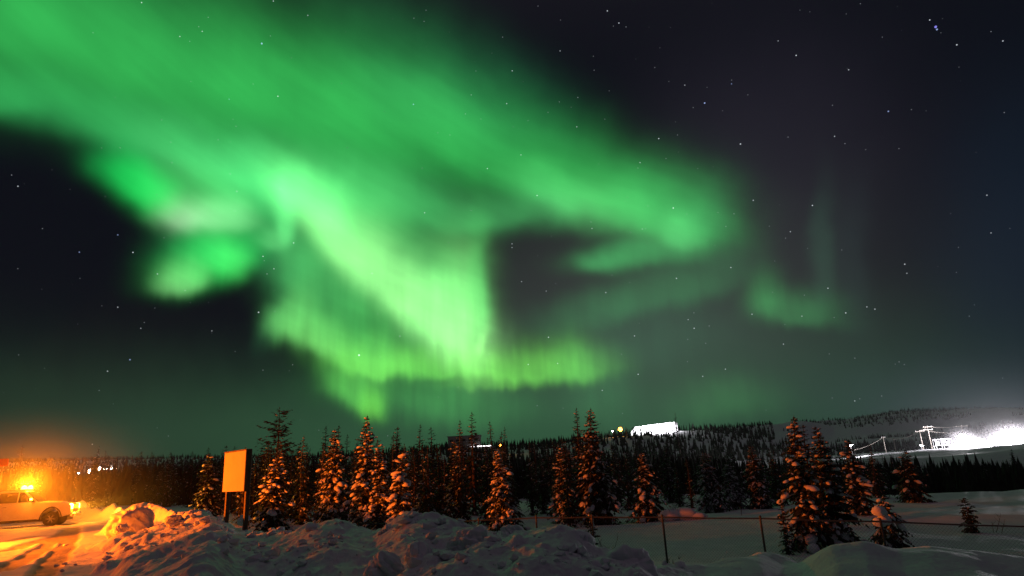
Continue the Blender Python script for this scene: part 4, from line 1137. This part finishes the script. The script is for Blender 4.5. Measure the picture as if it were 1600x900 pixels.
def mast_lamp(px, py, D, label, power, lens=.35, mat='sodium_lens', col=(1, .33, .03)):
    x, y, z = foot(px, py, D); zt = top_height(px, py, D); H = max(zt-z, 1.0)
    t = thing('street_lamp', label, 'street lamp', (x, y, z))
    mb = MB(); mb.tube([(0, .4, -.4), (0, .4, H+.4), (0, 0, H+.5)], .08, 8); obj('lamp_pole', mb.vf, M['steel'], t)
    mb = MB(); mb.lathe([(lens*.5, -lens), (lens, -lens*.3), (lens, lens*.3), (lens*.5, lens)], (0, 0, H), 'z', 12); obj('lamp_head', mb.vf, M[mat], t, True)
    if power: lamp('lamp_glow', 'POINT', (0, -.6, H), power, col, t, .2)
mast_lamp(969, 671, 330, 'small orange lamp glowing on the ridge left of the white hill building', 900, .95)
mast_lamp(782, 696, 300, 'faint orange lamp behind the tip of the lone snow-striped spruce', 300, .5)
mast_lamp(957, 674, 340, 'tiny white lamp on the ridge beside the orange one', 0, .22, 'white_lens')
# floodlit clearing behind the forest at left
floodlight(166, 735, 165, 26000, 'brightest white floodlight behind the forest above the truck', lens=1.5)
floodlight(148, 737, 168, 9000, 'second white floodlight just left of the brightest one behind the forest', lens=1.0)
floodlight(122, 740, 172, 3000, 'dim white floodlight leftmost behind the forest', lens=.25)
floodlight(222, 740, 172, 1200, 'faint white lamp glinting through the forest right of the bright floodlights', lens=.18)

# =====================================================================================================
# NIGHT HAZE (closed box round the whole scene)
# =====================================================================================================
def haze(density):
    m = bpy.data.materials.new('night_haze'); m.use_nodes = True; t = m.node_tree
    for n in list(t.nodes): t.nodes.remove(n)
    o = t.nodes.new('ShaderNodeOutputMaterial'); v = t.nodes.new('ShaderNodeVolumePrincipled')
    v.inputs['Color'].default_value = (.9, .92, .95, 1); v.inputs['Density'].default_value = density; v.inputs['Anisotropy'].default_value = .35
    t.links.new(v.outputs[0], o.inputs['Volume'])
    mb = MB(); mb.box((0, 0, 26), (2960, 2960, 84)); b = obj('haze', mb.vf, m); tag(b, 'thin frosty night haze filling the whole valley', 'haze', kind='stuff')
haze(.00006)

def glow_fog(c, r, density, label, power=2.0):  # added volume, fading outward, that imitates the glare round bright lamps
    m = bpy.data.materials.new('glow_fog'); m.use_nodes = True; t = m.node_tree; N, L = t.nodes.new, t.links.new
    for n in list(t.nodes): t.nodes.remove(n)
    o = N('ShaderNodeOutputMaterial'); v = N('ShaderNodeVolumePrincipled'); tc = N('ShaderNodeTexCoord')
    ln = N('ShaderNodeVectorMath'); ln.operation = 'LENGTH'; L(tc.outputs['Object'], ln.inputs[0])
    iv = N('ShaderNodeMath'); iv.operation = 'SUBTRACT'; iv.use_clamp = True; iv.inputs[0].default_value = .97; L(ln.outputs[1], iv.inputs[1])
    pw = N('ShaderNodeMath'); pw.operation = 'POWER'; L(iv.outputs[0], pw.inputs[0]); pw.inputs[1].default_value = power
    ml = N('ShaderNodeMath'); ml.operation = 'MULTIPLY'; L(pw.outputs[0], ml.inputs[0]); ml.inputs[1].default_value = density
    L(ml.outputs[0], v.inputs['Density'])
    v.inputs['Color'].default_value = (.92, .92, .95, 1); v.inputs['Anisotropy'].default_value = .3
    L(v.outputs[0], o.inputs['Volume'])
    b = obj('glow_fog', (ICO3[0], ICO3[1]), m); b.location = c; b.scale = r; tag(b, label, 'ice fog', kind='stuff')
tk = bpy.data.objects['pickup_truck'].location
glow_fog((tk.x+.6, tk.y-.5, 1.6), (10, 9, 6), .058, 'fog volume added to make a glow round the truck lamps')
fl = point(1575, 692, 203)
glow_fog(fl, (62, 40, 34), .0011, 'fog volume added for a faint white glow over the floodlit yard')
glow_fog(point(1587, 690, 196), (15, 9, 8), .020, 'small dense fog added for a blinding glow round the right-edge floodlight')
glow_fog(point(1503, 692, 202), (8, 6, 6), .024, 'small dense fog added for a white glow round the left yard floodlight')
# loose crumbs of ploughed snow lying all over the bank
def rubble():
    rg = np.random.default_rng(8); mb = MB(); n = 2600
    px = 150+900*rg.random(n)**.9; az = np.arctan((px-800)/1000/1.039); rc = np.interp(az, _fine, _fr)
    r = np.maximum(5.0, rc*(.50+.56*rg.random(n))); keep = (fbm(r/1.1, px/60., 12, 2) > -.12) & (rg.random(n) < np.interp(px, [420, 560, 900], [.9, .32, .45]))
    X, Y = r*np.sin(az), r*np.cos(az); Z = terrain(X, Y)
    for x, y, z, k, p in zip(X, Y, Z, keep, px):
        if not k: continue
        s_ = .014+.075*rg.random()**4*(1.3 if p < 480 else 1.0)
        V = ICO0[0]*(1+.6*(rg.random((12, 1))-.5))*np.array((s_*(.8+.8*rg.random()), s_*(.8+.8*rg.random()), s_*.8))
        a = rg.random()*6.28; c, q = math.cos(a), math.sin(a); V = np.stack([V[:, 0]*c-V[:, 1]*q, V[:, 0]*q+V[:, 1]*c, V[:, 2]], 1)
        mb.add(V+np.array((x, y, z+s_*.25)), ICO0[1])
    tag(obj('snow_rubble', mb.vf, M['snow']), 'loose crumbs of ploughed snow strewn over the bank', 'snow rubble', kind='stuff')
rubble()
